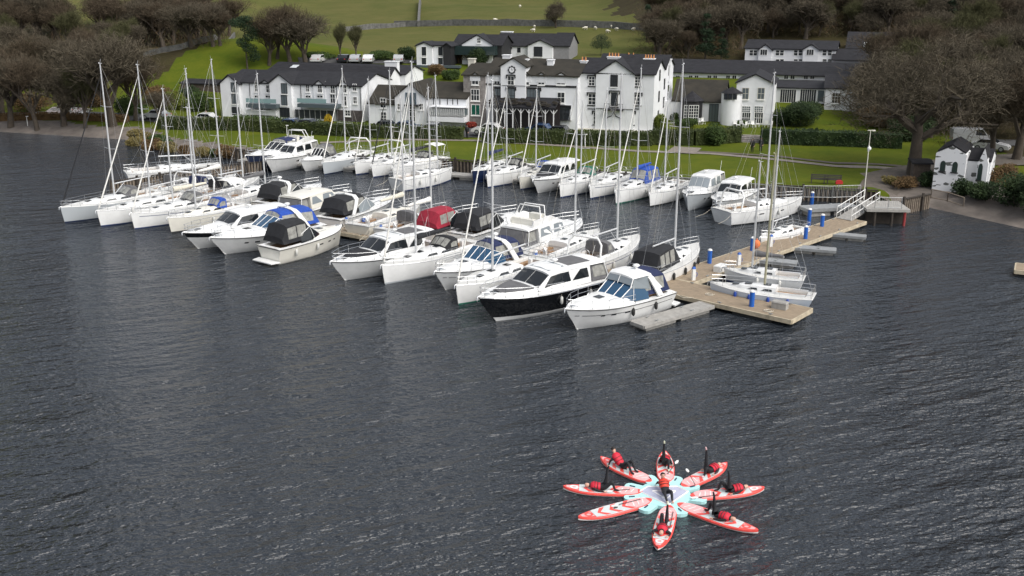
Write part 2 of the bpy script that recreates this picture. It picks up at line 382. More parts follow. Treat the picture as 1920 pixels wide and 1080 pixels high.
    def rail(s, root, x0, x1, h=.6, off=.08, r=.016, name='bow_rail', front=True, mids=1, step=1.1, mat=steel, wrap=1):
        mb = MB(); n = max(2, int((x1-x0)/step)); ptsL = []
        for i in range(n+1):
            x = lerp(x0, x1, i/n); ptsL.append((s.edge(x, off, 0, 1), s.edge(x, off, 0, -1)))
        def lv(u):
            L = [p[0]+Vector((0, 0, u)) for p in ptsL]; Q = [p[1]+Vector((0, 0, u)) for p in ptsL]
            if front: return L+[Vector((x1+.15*wrap, L[-1].y*.5, L[-1].z+.02)), Vector((x1+.15*wrap, -L[-1].y*.5, L[-1].z+.02))]+Q[::-1]
            return None if False else (L, Q)
        for k in range(mids+1):
            u = h*(k+1)/(mids+1)
            if front: mb.tube(lv(u), r, 0, 4)
            else:
                for a in lv(u): mb.tube(a, r*.8, 0, 4)
        for a, b in ptsL:
            for p in (a, b): mb.tube([p, p+Vector((0, 0, h))], r*.9, 0, 4)
        return mb.build(name, mat, root)
    def fenders(s, root, xs_, mat, side=1, r=.11, h=.55):
        for x in xs_:
            p = s.at(x, .62, side, r+.02); mb = MB()
            mb.tube([p+Vector((0, 0, h/2)), p+Vector((0, 0, h/2-.1)), p+Vector((0, 0, -h/2+.1)), p+Vector((0, 0, -h/2))], [r*.35, r, r, r*.35], 0, 7)
            mb.tube([p+Vector((0, 0, h/2)), s.edge(x, .05, .02, side)], .012, 1, 3); mb.build('fender', [mat, rope], root)
    def lines(s, root, land_pts):
        pass

class Sup:
    """superstructure: table of (x, half width bottom, half width top, z bottom, z top), stern -> bow"""
    def __init__(s, tab, camber=.05): s.tab = sorted(tab); s.c = camber
    def e(s, x): return [interp([(r[0], r[k]) for r in s.tab], x) for k in (1, 2, 3, 4)]
    def pt(s, x, h, side, out=.0):
        wb, wt, zb, zt = s.e(x); return Vector((x, side*(lerp(wb, wt, h)+out), lerp(zb, zt, h)+.0))
    def build(s, name, mat, root, xa=None, xb=None):
        mb = MB(); secs = []
        for r in s.tab:
            x, wb, wt, zb, zt = r; secs.append([(x, wb, zb), (x, wt, zt), (x, wt*.55, zt+s.c*.8), (x, 0, zt+s.c), (x, -wt*.55, zt+s.c*.8), (x, -wt, zt), (x, -wb, zb)])
        mb.loft(secs, 0, sm=False); o = mb.build(name, mat, root)
        return fixn(o)
    def win(s, root, spans, h0, h1, mat=glassd, name='side_window', out=.012, sides=(1, -1), slant=(0, 0)):
        for side in sides:
            for xa, xb in spans:
                brk = [xa]+[r[0] for r in s.tab if xa+.01 < r[0] < xb-.01]+[xb]; q = []
                for i, x in enumerate(brk):
                    t0 = x; t1 = x+(slant[0] if i == 0 else slant[1] if i == len(brk)-1 else 0)
                    q.append([s.pt(t0, h0, side, out), s.pt(t1, h1, side, out)])
                MB().loft(q, 0, caps=False, sm=False).build(name, mat, root)
    def front(s, root, xa, xb, mat=glassd, name='windscreen', n=3, gap=.05, inset=.08, top=.06, bot=.05, lift=.022, frame=None):
        """raked screen between section xa (top) and xb (bottom)"""
        A = s.e(xa); B = s.e(xb)
        def q(u, v):    # u -1..1 across, v 0 bottom .. 1 top
            w = lerp(B[1], A[1], v); au = abs(u); z = lerp(B[3], A[3], v)+s.c*(1-.2*au/.55 if au < .55 else .8*(1-(au-.55)/.45)); return Vector((lerp(xb, xa, v), u*w*(1-inset), z))
        nrm = Vector((A[3]-B[3], 0, xb-xa)).normalized()*lift
        for i in range(n):
            u0 = -1+2*i/n+gap*(i > 0)*.5; u1 = -1+2*(i+1)/n-gap*(i < n-1)*.5; mb = MB(); us = sorted(set([u0, u1]+[c for c in (-.55, 0, .55) if u0 < c < u1])); secs = [[q(u, bot)+nrm, q(u, 1-top)+nrm] for u in us]
            mb.loft(secs, 0, caps=False, sm=False); mb.build(name, mat, root)
def canopy(root, fab, x0, x1, w0, w1, z0, h, slope_front=.5, slope_back=.3, wins=((.1, .9),), name='canopy', arch=.12, wm=None):
    """fabric cockpit enclosure with clear panels"""
    tab = [(x0, w0, w0*.85, z0, z0+h*.25), (x0+slope_back, w0, w0*.84, z0, z0+h*.95), ((x0+x1)/2, (w0+w1)/2, (w0+w1)/2*.82, z0, z0+h), (x1-slope_front, w1, w1*.8, z0, z0+h*.98), (x1, w1, w1*.86, z0, z0+h*.3)]
    s = Sup(tab, arch); o = s.build(name, fab, root)
    L = x1-x0; wm = wm or vinyl
    a, b = x0+slope_back, x1-slope_front; spans = []
    for u, v in wins: spans.append((lerp(a, b, u), lerp(a, b, v)))
    s.win(root, spans, .24, .90, wm, 'canopy_window')
    s.front(root, x0+slope_back, x0, wm, 'canopy_window', 2, .07, .08, .10, .04)
    s.front(root, x1-slope_front, x1, wm, 'canopy_window', 2, .07, .08, .10, .04)
    return s
def mooring(root, H, end=-1):
    x = -H.L/2+.4 if end < 0 else H.L/2-.5
    for sg in (1, -1):
        p = H.edge(x, .1, .05, sg); q = Vector((x+end*2.0, sg*(abs(p.y)+.25), .55)); m = p.lerp(q, .5)-Vector((0, 0, .18)); MB().tube([p, m, q], .016, 0, 4, False).build('mooring_line', rope, root)
    p = H.edge(-H.L*.1, .05, .03, 1)
def cove(root, H, mat, h=.80):
    for sg in (1, -1):
        n = 14; q = [[H.at(lerp(-H.L*.46, H.L*.44, i/n), h-.035, sg, .010), H.at(lerp(-H.L*.46, H.L*.44, i/n), h, sg, .010)] for i in range(n+1)]; MB().loft(q, 0, caps=False, sm=False).build('cove_stripe', mat, root)
def project(p):
    d = Vector(p)-Vector((0, 0, CH)); c, s = math.cos(CP), math.sin(CP); f = d.y*c-d.z*s; u = d.y*s+d.z*c; return 960+CF*d.x/f, 540-CF*u/f
def fit_mast(root, L, mt, z0=1.6):
    """fore-and-aft place and height of a mast whose top stands at the photo pixel mt"""
    h = root.rotation_euler.z; best = None
    for i in range(41):
        fx = -.06+.30*i/40; b = root.location+Vector((math.cos(h), math.sin(h), 0))*L*fx; lo, hi = 3, 24
        for _ in range(20):
            m = (lo+hi)/2
            if project((b.x, b.y, m))[1] > mt[1]: lo = m
            else: hi = m
        e = abs(project((b.x, b.y, lo))[0]-mt[0])+40*abs(fx-.09)
        if best is None or e < best[0]: best = (e, fx, lo)
    return best[1], best[2]
def place_boat(root, px, py, head, H, which='bow', z=0):
    """put the bow (or stern, or mast foot at boat x) waterline point on the pixel"""
    w = P(px, py, z); d = Vector((math.cos(head), math.sin(head), 0))
    off = {'bow': H.L/2-H.rake, 'stern': -H.L/2+H.over}.get(which, which)
    root.location = (w.x-d.x*off, w.y-d.y*off, 0); root.rotation_euler = (0, 0, head)

def yacht(L=10.5, px=0, py=0, head=0, which='bow', mast=14, B=None, hull=white, boot=anti_b, anti=anti_k, cover=None, hood=None, tent=None, genoa='white',
          label='', group=None, spreaders=2, boom=True, boomfab=None, fb=None, wheel=True, fend=None, fside=1, gen=True, mx=.08, strp=None, bare=False, mastmat=alu, raft=False, ports=False, rake=.25, bimini=None, arch=False, wood=False, rk=.006, mt=None, line=None, moor=-1):
    B = B or L*.34; fb = fb or 1.18+L*.032; fs = fb*.88
    H = Hull(L, B, fb, fs, rake, .80, .16, False, .35)
    root = empty('sailing_yacht', (0, 0, 0), 0, label, 'sailing yacht', group); place_boat(root, px, py, head, H, which)
    if mt: mx, mast = fit_mast(root, L, mt)
    H.build(root, hull, boot, anti, strp); mooring(root, H, moor) if moor else None
    if line: cove(root, H, line)
    ck = (-L*.43, -L*.15); H.deck(root, teak if wood else deckm, ck, teak, B*.27, .42)
    H.rubrail(root, teak if wood else (white if hull not in (white, offw) else steel), .022)
    zd = lambda x: H.sh(H.tx(x))
    c = Sup([(-L*.15, B*.29, B*.24, zd(-L*.15)-.02, zd(-L*.15)+.40), (L*.02, B*.29, B*.23, zd(0)-.02, zd(0)+.38), (L*.18, B*.22, B*.16, zd(L*.18)-.02, zd(L*.18)+.27), (L*.30, B*.11, B*.06, zd(L*.3)-.02, zd(L*.3)+.04)], .06)
    c.build('coachroof', white if hull != offw else offw, root)
    c.win(root, [(-L*.12, -L*.01), (L*.02, L*.12)] if not ports else [(-L*.12, -L*.07), (-L*.05, 0), (L*.03, L*.08)], .38, .78, glassd, 'cabin_window', slant=(.06, -.25))
    mb = MB()
    for hx in (L*.24, L*.12, -L*.06): z = c.e(hx)[3]+.055; mb.box(hx-.24, hx+.24, -.22, .22, z, z+.05)
    mb.build('deck_hatch', glassd, root)
    if ports: H.hull_windows(root, [(-L*.22, -L*.13), (L*.04, L*.13)], .62, .76)
    # coamings
    mb = MB()
    for sg in (1, -1): mb.box(ck[0], ck[1], sg*B*.27-.06*(sg < 0), sg*B*.27+.06*(sg > 0)+.0, zd(ck[0])-.0, zd(ck[1])+.20)
    mb.build('coaming', white, root)
    if wheel:
        mb = MB(); x = -L*.34; z = zd(x)-.42; mb.box(x-.12, x+.12, -.13, .13, z, z+.75)
        ring = [(x-.16, .38*math.cos(a), z+.85+.38*math.sin(a)) for a in [i*math.pi/6 for i in range(13)]]; mb.tube(ring, .018, 1, 4, False)
        for a in (0, 2.09, 4.18): mb.tube([(x-.16, 0, z+.85), (x-.16, .38*math.cos(a), z+.85+.38*math.sin(a))], .012, 1, 3)
        mb.build('steering_wheel', [white, steel], root)
    # rig
    mxx = L*mx; zm = c.e(mxx)[3]+.04; top = mast
    def mp(f): return Vector((mxx-rk*top*f, 0, zm+(top-zm)*f))
    mb = MB(); mb.tube([mp(0), mp(.6), mp(1)], [.085, .08, .055], 0, 7); mb.tube([mp(1)+Vector((-.2, 0, .05)), mp(1)+Vector((.15, 0, .05))], .02, 0, 4); mb.tube([mp(1), mp(1)+Vector((-.1, 0, .45))], .012, 0, 4)
    mb.ball(mp(1)+Vector((.1, 0, .1)), .06, 0, 6, 4); mb.build('mast', mastmat, root)
    sp = [.5] if spreaders == 1 else [.36, .68]; mb = MB(); tips = []
    for f in sp:
        wv = B*.30*(1.15-f*.5); tips.append((f, wv))
        for sg in (1, -1): mb.tube([mp(f), mp(f)+Vector((-.15, sg*wv, .05))], .018, 0, 4)
    mb.build('spreaders', mastmat, root)
    mb = MB(); r = .009
    for sg in (1, -1):
        pts = [Vector((mxx-.2, sg*(H.dy(H.tx(mxx-.2))-.1), zd(mxx)))]+[mp(f)+Vector((-.15, sg*wv, .05)) for f, wv in tips]+[mp(.96)]; mb.tube(pts, r, 0, 3, False)
        mb.tube([Vector((mxx-.5, sg*(H.dy(H.tx(mxx))-.12), zd(mxx))), mp(sp[0]-.02)], r, 0, 3, False)
    bs = Vector((-L/2+.1, 0, zd(-L/2)+.05)); mb.tube([bs, mp(1)], r, 0, 3, False)
    fo = Vector((L/2-.15, 0, zd(L/2)+.05)); fa = mp(.93 if spreaders == 2 else .86)
    if not gen: mb.tube([fo, fa], r, 0, 3, False)
    mb.build('standing_rigging', wire, root)
    if gen:
        mb = MB(); mb.tube([fo, fo.lerp(fa, .03), fo.lerp(fa, .12), fo.lerp(fa, .85), fa], [.03, .075, .07, .035, .012], 0, 6); mb.build('furled_headsail', FAB[genoa], root)
    if boom:
        zb = zm+.85+L*.02; be = Vector((mxx-L*.38, 0, zb+.02+L*.012)); b0 = Vector((mxx-.15, 0, zb)); mb = MB(); mb.tube([b0, be], .065, 0, 6); mb.tube([b0.lerp(be, .28), (mxx-.1, 0, zm+.1)], .022, 0, 4)
        mb.build('boom', mastmat, root)
        if boomfab:
            mb = MB(); n = 8; secs = []
            for i in range(n+1):
                t = i/n; p = b0.lerp(be, t*.98); hh = lerp(.42, .16, t)+.02*math.sin(i*2.1); ww = lerp(.16, .09, t)
                secs.append([(p.x, 0, p.z-.08), (p.x, ww, p.z+.02), (p.x, ww*.8, p.z+hh*.6), (p.x, 0, p.z+hh), (p.x, -ww*.8, p.z+hh*.6), (p.x, -ww, p.z+.02)])
            mb.loft(secs, 0, closed=True); mb.build('sail_cover', FAB[boomfab], root)
        mb = MB(); mb.tube([be, (be.x+.3, 0, zd(be.x)+.1)], r, 0, 3, False); mb.tube([be, mp(1)], r*.8, 0, 3, False); mb.build('mainsheet', rope, root)
    if hood:
        x1 = -L*.07; x0 = -L*.19; z = zd(x0)+.36
        s = Sup([(x0, B*.30, B*.27, z-.15, z+.62), (x0+.5, B*.30, B*.27, z-.15, z+.66), (x1, B*.27, B*.24, z, z+.08)], .12); s.build('sprayhood', FAB[hood], root)
        s.front(root, x0+.55, x1, vinyl, 'sprayhood_window', 3, .08, .12, .1, .06); s.win(root, [(x0+.12, x0+.75)], .3, .8, vinyl, 'sprayhood_window')
    if tent:
        canopy(root, FAB[tent], -L*.45, -L*.06, B*.36, B*.32, zd(-L*.3)+.02, 1.35, .75, .35, ((.04, .30), (.36, .6), (.68, .96)), 'cockpit_tent')
    if bimini:
        mb = MB(); x0, x1 = -L*.42, -L*.22; z = zd(x0)+1.75
        mb.loft([[(x, B*.33, z-.12), (x, B*.2, z), (x, 0, z+.05), (x, -B*.2, z), (x, -B*.33, z-.12)] for x in (x0, (x0+x1)/2, x1)], 0, caps=False)
        mb.build('bimini', FAB[bimini], root); mb = MB()
        for x in (x0, x1):
            for sg in (1, -1): mb.tube([(x, sg*B*.33, z-.12), ((x0+x1)/2, sg*B*.4, zd(x))], .014, 0, 4)
        mb.build('bimini_frame', steel, root)
    if arch:
        x = -L*.36; z = zd(x); mb = MB()
        mb.tube([(x-.3, B*.42, z), (x, B*.40, z+1.3), (x+.1, B*.30, z+1.75), (x+.1, -B*.30, z+1.75), (x, -B*.40, z+1.3), (x-.3, -B*.42, z)], .09, 0, 6); mb.build('targa_arch', white, root)
    H.rail(root, L*.36, L*.485, .55, .06, .016, 'pulpit', True, 1, .7)
    H.rail(root, -L*.48, L*.36, .55, .06, .011, 'guardrail', False, 1, 1.6, wire)
    mb = MB(); x = -L/2+.08
    for z in (.28, .58): mb.tube([(x+1.2, H.dy(0)*.97, zd(x)+z), (x, H.dy(0)*.93, zd(x)+z), (x, -H.dy(0)*.93, zd(x)+z), (x+1.2, -H.dy(0)*.97, zd(x)+z)], .016, 0, 4)
    for yy in (.93, .35, -.35, -.93): mb.tube([(x, yy*H.dy(0), zd(x)), (x, yy*H.dy(0), zd(x)+.58)], .014, 0, 4)
    mb.build('pushpit', steel, root)
    mb = MB(); mb.tube([(L/2-.25, 0, zd(L/2)+.08), (L/2+.12, 0, zd(L/2)+.02), (L/2+.16, 0, zd(L/2)-.25)], .035, 0, 5); mb.build('anchor', steel, root)
    if fend:
        H.fenders(root, [-L*.28, -L*.1, L*.08, L*.22], fend, fside)
    else: H.fenders(root, [-L*.22, L*.05], fendw, 1); H.fenders(root, [-L*.22, L*.05], fendw, -1)
    return root, H

def cruiser(L=9.5, px=0, py=0, head=0, which='bow', B=None, hull=white, boot=None, anti=anti_k, style='canopy', fab='navy', label='', group=None, screen=glassd, fb=None,
            pad=None, hullwin=True, stripe=None, arch=False, rail=True, fend=None, fside=1, roofglass=False, super=white, cat='motor cruiser', name='motor_cruiser', canopy_h=1.12, name_label=None, deckcol=white, rake=None, visor=False, line=None, moor=-1):
    B = B or L*.365; fb = fb or 1.0+L*.068; fs = fb*.78
    H = Hull(L, B, fb, fs, rake or L*.13, .88, .24, True, .15)
    root = empty(name, (0, 0, 0), 0, label, cat, group); place_boat(root, px, py, head, H, which)
    H.bz = .30 if hull is blackh else .13
    H.build(root, hull, boot or hull, anti, stripe); mooring(root, H, moor)
    if line: cove(root, H, line, .70)
    zd = lambda x: H.sh(H.tx(x))
    open_ck = style in ('canopy', 'targa', 'hardtop')
    ck = (-L*.45, -L*.02); H.deck(root, deckcol, ck, teak, B*.36, .5)
    H.rubrail(root, rubber if hull is not blackh else steel, .03, -.05)
    # moulded foredeck / coach roof
    f = Sup([(-L*.04, B*.41, B*.35, zd(0)-.03, zd(0)+.32), (L*.12, B*.39, B*.33, zd(L*.1)-.03, zd(L*.1)+.33), (L*.27, B*.32, B*.23, zd(L*.27)-.03, zd(L*.27)+.22), (L*.40, B*.17, B*.09, zd(L*.40)-.03, zd(L*.40)+.03)], .08)
    f.build('foredeck_moulding', super, root)
    mb = MB(); hx = L*(.17 if style in ('canopy', 'targa') else .375); z = f.e(hx)[3]+.07; mb.box(hx-.27, hx+.27, -.27, .27, z, z+.04); mb.build('deck_hatch', glassd if not pad else glassd, root)
    for sg in (1, -1):
        mb = MB(); mb.tube([f.pt(L*.02, .95, sg, -.05)+Vector((0, 0, .05)), f.pt(L*.02+.1, .95, sg, -.05)+Vector((0, 0, .12)), f.pt(L*.17, .95, sg, -.05)+Vector((0, 0, .12)), f.pt(L*.18, .95, sg, -.05)+Vector((0, 0, .03))], .014, 0, 4); mb.build('grab_rail', steel, root)
    if pad:
        mb = MB(); secs = []
        for x, w in ((L*.165, B*.31), (L*.23, B*.27), (L*.30, B*.19), (L*.36, B*.11)):
            z = f.e(x)[3]+.075; secs.append([(x, w, z-.04), (x, w*.96, z+.04), (x, 0, z+.07), (x, -w*.96, z+.04), (x, -w, z-.04)])
        mb.loft(secs, 0, sm=False); mb.build('sun_pad', FAB[pad], root)
    if hullwin: H.hull_windows(root, [(L*.02, L*.07), (L*.15, L*.19), (L*.24, L*.27)] if hullwin is True else hullwin, .58, .72)
    zb = zd(-L*.1)
    if style in ('canopy', 'targa'):
        # wrap-round windscreen standing on the moulding
        w = Sup([(-L*.20, B*.41, B*.36, zb, zb+.62), (-L*.06, B*.41, B*.33, zb+.1, zb+1.12), (L*.07, B*.35, B*.31, zb+.28, zb+.36)], .05)
        w.build('windscreen_frame', screen, root)
        mb = MB()
        A = w.e(-L*.06); Bq = w.e(L*.07)
        for u in (-1, -.36, .36, 1): mb.tube([(L*.07+.02, u*Bq[1], Bq[3]+.05*(1-abs(u))+.02), (-L*.06+.02, u*A[1], A[3]+.05*(1-abs(u))+.02)], .026, 0, 4)
        for sg in (1, -1): mb.tube([(L*.07, sg*Bq[1], Bq[3]), (-L*.06, sg*A[1], A[3]+.02), (-L*.20, sg*B*.36, zb+.64)], .026, 0, 4); mb.tube([(-L*.06, sg*(A[1]+.01), A[3]), (-L*.03, sg*B*.41, zb+.18)], .022, 0, 4)
        mb.tube([(-L*.06, -A[1], A[3]+.02), (-L*.06, 0, A[3]+.075), (-L*.06, A[1], A[3]+.02)], .028, 0, 4)
        mb.build('windscreen_rail', white, root)
        ch = canopy_h
        if visor:
            v = Sup([(-L*.235, B*.36, B*.35, zb+1.55, zb+1.63), (-L*.10, B*.36, B*.35, zb+1.55, zb+1.64), (-L*.055, B*.31, B*.30, zb+1.50, zb+1.56)], .09); v.build('hard_visor', white, root)
            g = MB()
            for sg in (1, -1):
                mb = MB(); mb.tube([(-L*.06, sg*B*.31, zb+1.52), (-L*.02, sg*B*.345, zb+.98)], .03, 0, 4); mb.loft([[(-L*.20, sg*B*.355, zb+1.58), (-L*.23, sg*B*.355, zb+1.58)], [(-L*.30, sg*B*.40, zb+.5), (-L*.35, sg*B*.40, zb+.5)]], 0, caps=False, sm=False); mb.build('visor_pillar', white, root)
                g.loft([[(-L*.065, sg*B*.315, zb+1.5), (-L*.20, sg*B*.35, zb+1.56)], [(-L*.03, sg*B*.35, zb+.95), (-L*.22, sg*B*.375, zb+.62)]], 0, caps=False, sm=False)
            mb = MB(); mb.tube([(-L*.05, 0, zb+1.6), (-L*.02, 0, zb+1.1)], .025, 0, 4); mb.build('visor_pillar', white, root)
            g.loft([[(-L*.057, y*B*.30, zb+1.52+.06*(1-abs(y))) for y in (-1, -.5, 0, .5, 1)], [(-L*.035, y*B*.33, zb+1.10+.05*(1-abs(y))) for y in (-1, -.5, 0, .5, 1)]], 0, caps=False, sm=False); g.build('upper_screen', glassw, root)
        if fab: canopy(root, FAB[fab], -L*.43, -L*.03, B*.41, B*.37, zb+.22, ch+.08, .6, .5, ((.02, .46), (.51, .98)), 'canopy', .2)
        else:
            mb = MB(); mb.box(-L*.30, -L*.18, -B*.3, -B*.08, zb-.3, zb+.35); mb.box(-L*.30, -L*.18, B*.08, B*.3, zb-.3, zb+.35); mb.box(-L*.43, -L*.38, -B*.3, B*.3, zb-.4, zb+.15); mb.build('cockpit_seats', offw, root)
        if arch or style == 'targa':
            x = -L*.24; mb = MB(); secs = []
            for yy, zz, dx in ((B*.45, zb+.05, -.7), (B*.425, zb+.75, -.25), (B*.39, zb+1.35, .1), (B*.28, zb+1.62, .22), (0, zb+1.7, .25), (-B*.28, zb+1.62, .22), (-B*.39, zb+1.35, .1), (-B*.425, zb+.75, -.25), (-B*.45, zb+.05, -.7)):
                secs.append([(x+dx-.24, yy, zz), (x+dx+.24, yy, zz), (x+dx+.22, yy*.93, zz-.07), (x+dx-.22, yy*.93, zz-.07)])
            mb.loft(secs, 0, closed=True, sm=False); mb.build('targa_arch', white, root)
            mb = MB(); mb.tube([(x+.2, 0, zb+1.65), (x+.2, 0, zb+1.85)], .1, 0, 6); mb.ball((x+.2, 0, zb+1.95), .26, 0, 8, 4, (1, 1, .45)); mb.build('radar_dome', white, root)
    if style in ('hardtop', 'fly', 'wheelhouse'):
        rh = 1.12 if style != 'wheelhouse' else 1.3; ze = zb+rh
        s = Sup([(-L*.28, B*.40, B*.35, zb, ze+.08), (-L*.03, B*.41, B*.345, zb+.05, ze+.15), (L*.045, B*.40, B*.33, zb+.1, ze+.04), (L*.15, B*.37, B*.35, zb+.28, zb+.40)], .10)
        s.build('saloon', super, root)
        s.front(root, L*.045, L*.15, screen, 'windscreen', 2 if style == 'hardtop' else 3, .035, .04, .10, .08)
        s.win(root, [(-L*.265, -L*.12), (-L*.11, L*.105)] if style == 'hardtop' else [(-L*.26, -L*.11), (-L*.09, L*.06)], .34, .88, screen, 'side_window', slant=(.12, -L*.075 if style == 'hardtop' else -.30))
        # roof overhang aft
        r = Sup([(-L*.41, B*.36, B*.35, ze+.02, ze+.10), (-L*.03, B*.36, B*.35, ze+.12, ze+.19), (L*.055, B*.335, B*.32, ze+.02, ze+.08)], .11); r.build('roof', super, root)
        if roofglass:
            for xa, xb in ((-L*.10, L*.03), (-L*.32, -L*.13)):
                mb = MB(); q = []
                for x in (xa, xb):
                    z = r.e(x)[3]; q.append([(x, yy, z+.10*(1-abs(yy)/(B*.35)*.55)+.022) for yy in (-B*.24, 0, B*.24)])
                mb.loft(q, 0, caps=False, sm=False); mb.build('roof_window', glassw if xa > -L*.2 else FAB['grey'], root)
        mb = MB()
        for sg in (1, -1): mb.tube([(-L*.40, sg*B*.36, ze+.05), (-L*.43, sg*B*.40, zb)], .035, 0, 5)
        mb.build('roof_pillar', white, root)
        if fab: canopy(root, FAB[fab], -L*.45, -L*.295, B*.39, B*.38, zb, rh-.02, .05, .35, ((.0, .9),), 'canopy', .02)
        mb = MB(); mb.tube([(-L*.1, 0, ze+.2), (-L*.1, 0, ze+.5)], .05, 0, 6); mb.ball((-L*.1, 0, ze+.52), .24, 0, 8, 4, (1, 1, .4)); mb.tube([(-L*.3, B*.3, ze+.1), (-L*.34, B*.3, ze+1.3)], .014, 0, 4); mb.build('radar_dome', white, root)
        if style == 'fly':
            g = Sup([(-L*.34, B*.33, B*.36, ze+.12, ze+.72), (-L*.12, B*.33, B*.36, ze+.16, ze+.80), (-L*.0, B*.27, B*.26, ze+.12, ze+.35)], 0.0)
            mb = MB(); secs = []
            for x, wb, wt, z0, z1 in g.tab: secs.append([(x, wb, z0), (x, wt, z1), (x, wt-.1, z1), (x, wb-.12, z0+.1), (x, -wb+.12, z0+.1), (x, -wt+.1, z1), (x, -wt, z1), (x, -wb, z0)])
            mb.loft(secs, 0, sm=False); mb.build('flybridge', super, root)
            mb = MB(); mb.box(-L*.2, -L*.15, -B*.25, B*.05, ze+.2, ze+.95); mb.box(-L*.31, -L*.27, -B*.28, B*.28, ze+.2, ze+.7); mb.build('flybridge_seats', offw, root)
            mb = MB()
            for x in (-L*.18, -L*.24): mb.tube([(x, B*.33, ze+.7), (x+.3, B*.25, ze+1.6), (x+.3, -B*.25, ze+1.6), (x, -B*.33, ze+.7)], .05, 0, 6)
            mb.build('radar_arch', white, root)
    # stern platform, rail, fenders
    mb = MB(); mb.prism([(-L/2-.75, -B*.36), (-L/2+.05, -B*.42), (-L/2+.05, B*.42), (-L/2-.75, B*.36)], 'z', .22, .30); mb.build('swim_platform', teak if L > 9 else white, root)
    if rail: H.rail(root, -L*.02, L*.47, .62, .07, .017, 'bow_rail', True, 1, 1.0)
    mb = MB(); mb.tube([(L/2-.3, 0, zd(L/2)+.06), (L/2+.1, 0, zd(L/2)+.04), (L/2+.12, 0, zd(L/2)-.25)], .045, 0, 5); mb.box(L*.42, L*.45, -.12, .12, zd(L*.43), zd(L*.43)+.16); mb.build('anchor', steel, root)
    H.fenders(root, [-L*.25, L*.0], fend or fendw, fside)
    if fend is None: H.fenders(root, [-L*.3, -L*.02], fendw, -fside)
    return root, H
# ------------------------------------------------------------ the fleet (bow or stern waterline pixel of each boat in the photo)
HF = math.atan2(-.74, -.67)     # front row: bows towards the camera, lower left
def hd(a, b):                   # heading from waterline pixel a to b
    d = P(*b)-P(*a); return math.atan2(d.y, d.x)
GF = 'boats moored on the near side of the long pontoon'; GS = 'boats moored on the far side of the long pontoon'; GB = 'boats moored along the lawn edge'
cruiser(9.0, 1085, 617, HF-.12, B=3.4, style='targa', fab='navy', screen=glassb, canopy_h=1.15, visor=True, line=steel, label='white sports cruiser with blue tinted screen and navy stern cover beside the grey finger float', group=GF, fend=rubber, fside=1)
cruiser(11.2, 930, 602, HF-.12, B=3.9, hull=blackh, boot=white, anti=white, style='hardtop', fab='grey', screen=glassd, pad='grey', roofglass=True, hullwin=[(L_*1.0, L_+1.6) for L_ in (-1.5,)], label='black-hulled motor yacht with white hardtop, roof glass and grey sun pad', group=GF, fb=1.95)
yacht(9.8, 860, 572, HF+.05, mt=(921, 153), boot=anti_g, boomfab=None, label='white sailing yacht with plumb bow squeezed beside the black-hulled motor yacht', group=GF, mx=.10, gen=True)
cruiser(8.6, 838, 543, HF-.02, style='canopy', fab='navy', arch=True, screen=glassb, line=steel, label='white cruiser with blue canopy and blue tinted screen between two sailing yachts', group=GF)
yacht(10.4, 722, 533, HF+.05, mt=(770, 118), boomfab='black', hood='black', boot=greyh, label='white sailing yacht with black boom cover and black sprayhood next to the blue-canopied cruiser', group=GF)
cruiser(10.2, 650, 525, HF-.02, B=3.7, style='hardtop', fab=None, pad='black', roofglass=True, screen=glassd, hullwin=[(-2.8, 1.6)], label='white hardtop motor yacht with black foredeck pad and black hull window', group=GF)
cruiser(7.9, 508, 493, hd((515, 493), (655, 455)), which='stern', B=3.1, moor=1, fb=1.65, hull=offw, super=offw, style='canopy', fab='black', screen=glassd, rail=False, rake=.5, label='cream motor boat lying stern-out with a boxy black canopy', group=GF, cat='motor boat', name='motor_boat', canopy_h=1.3, arch=False)
cruiser(10.2, 425, 476, HF-.05, style='canopy', fab='blue', arch=True, screen=glassb, label='white cruiser with bright blue canopy and white arch', group=GF, fb=1.6)
cruiser(10.4, 375, 466, HF-.05, style='hardtop', fab='black', stripe=blackh, screen=glassd, label='white hardtop cruiser with black hull stripe left of the bright blue canopy', group=GF, fb=1.6)
yacht(8.4, 322, 437, HF+.1, hull=offw, mt=(350, 203), boomfab=None, boot=rubber, label='small cream sailing yacht with a blue cover bundled in its cockpit', group=GF, tent=None, hood='blue', gen=False, spreaders=1)
yacht(10.2, 253, 430, HF+.1, mt=(303, 168), line=anti_b, hull=white, boomfab='cream', label='white sailing yacht, third from the left end of the front row', group=GF, hood='grey')
yacht(10.6, 190, 425, HF+.1, mt=(256, 123), hull=white, label='white sailing yacht with a thick white furled headsail, second from the left end', group=GF)
yacht(10.8, 122, 418, HF+.1, mt=(186, 120), hull=greyh, boot=navyh, genoa='black', hood='grey', label='pale grey sailing yacht with black furled headsail at the far left end', group=GF)
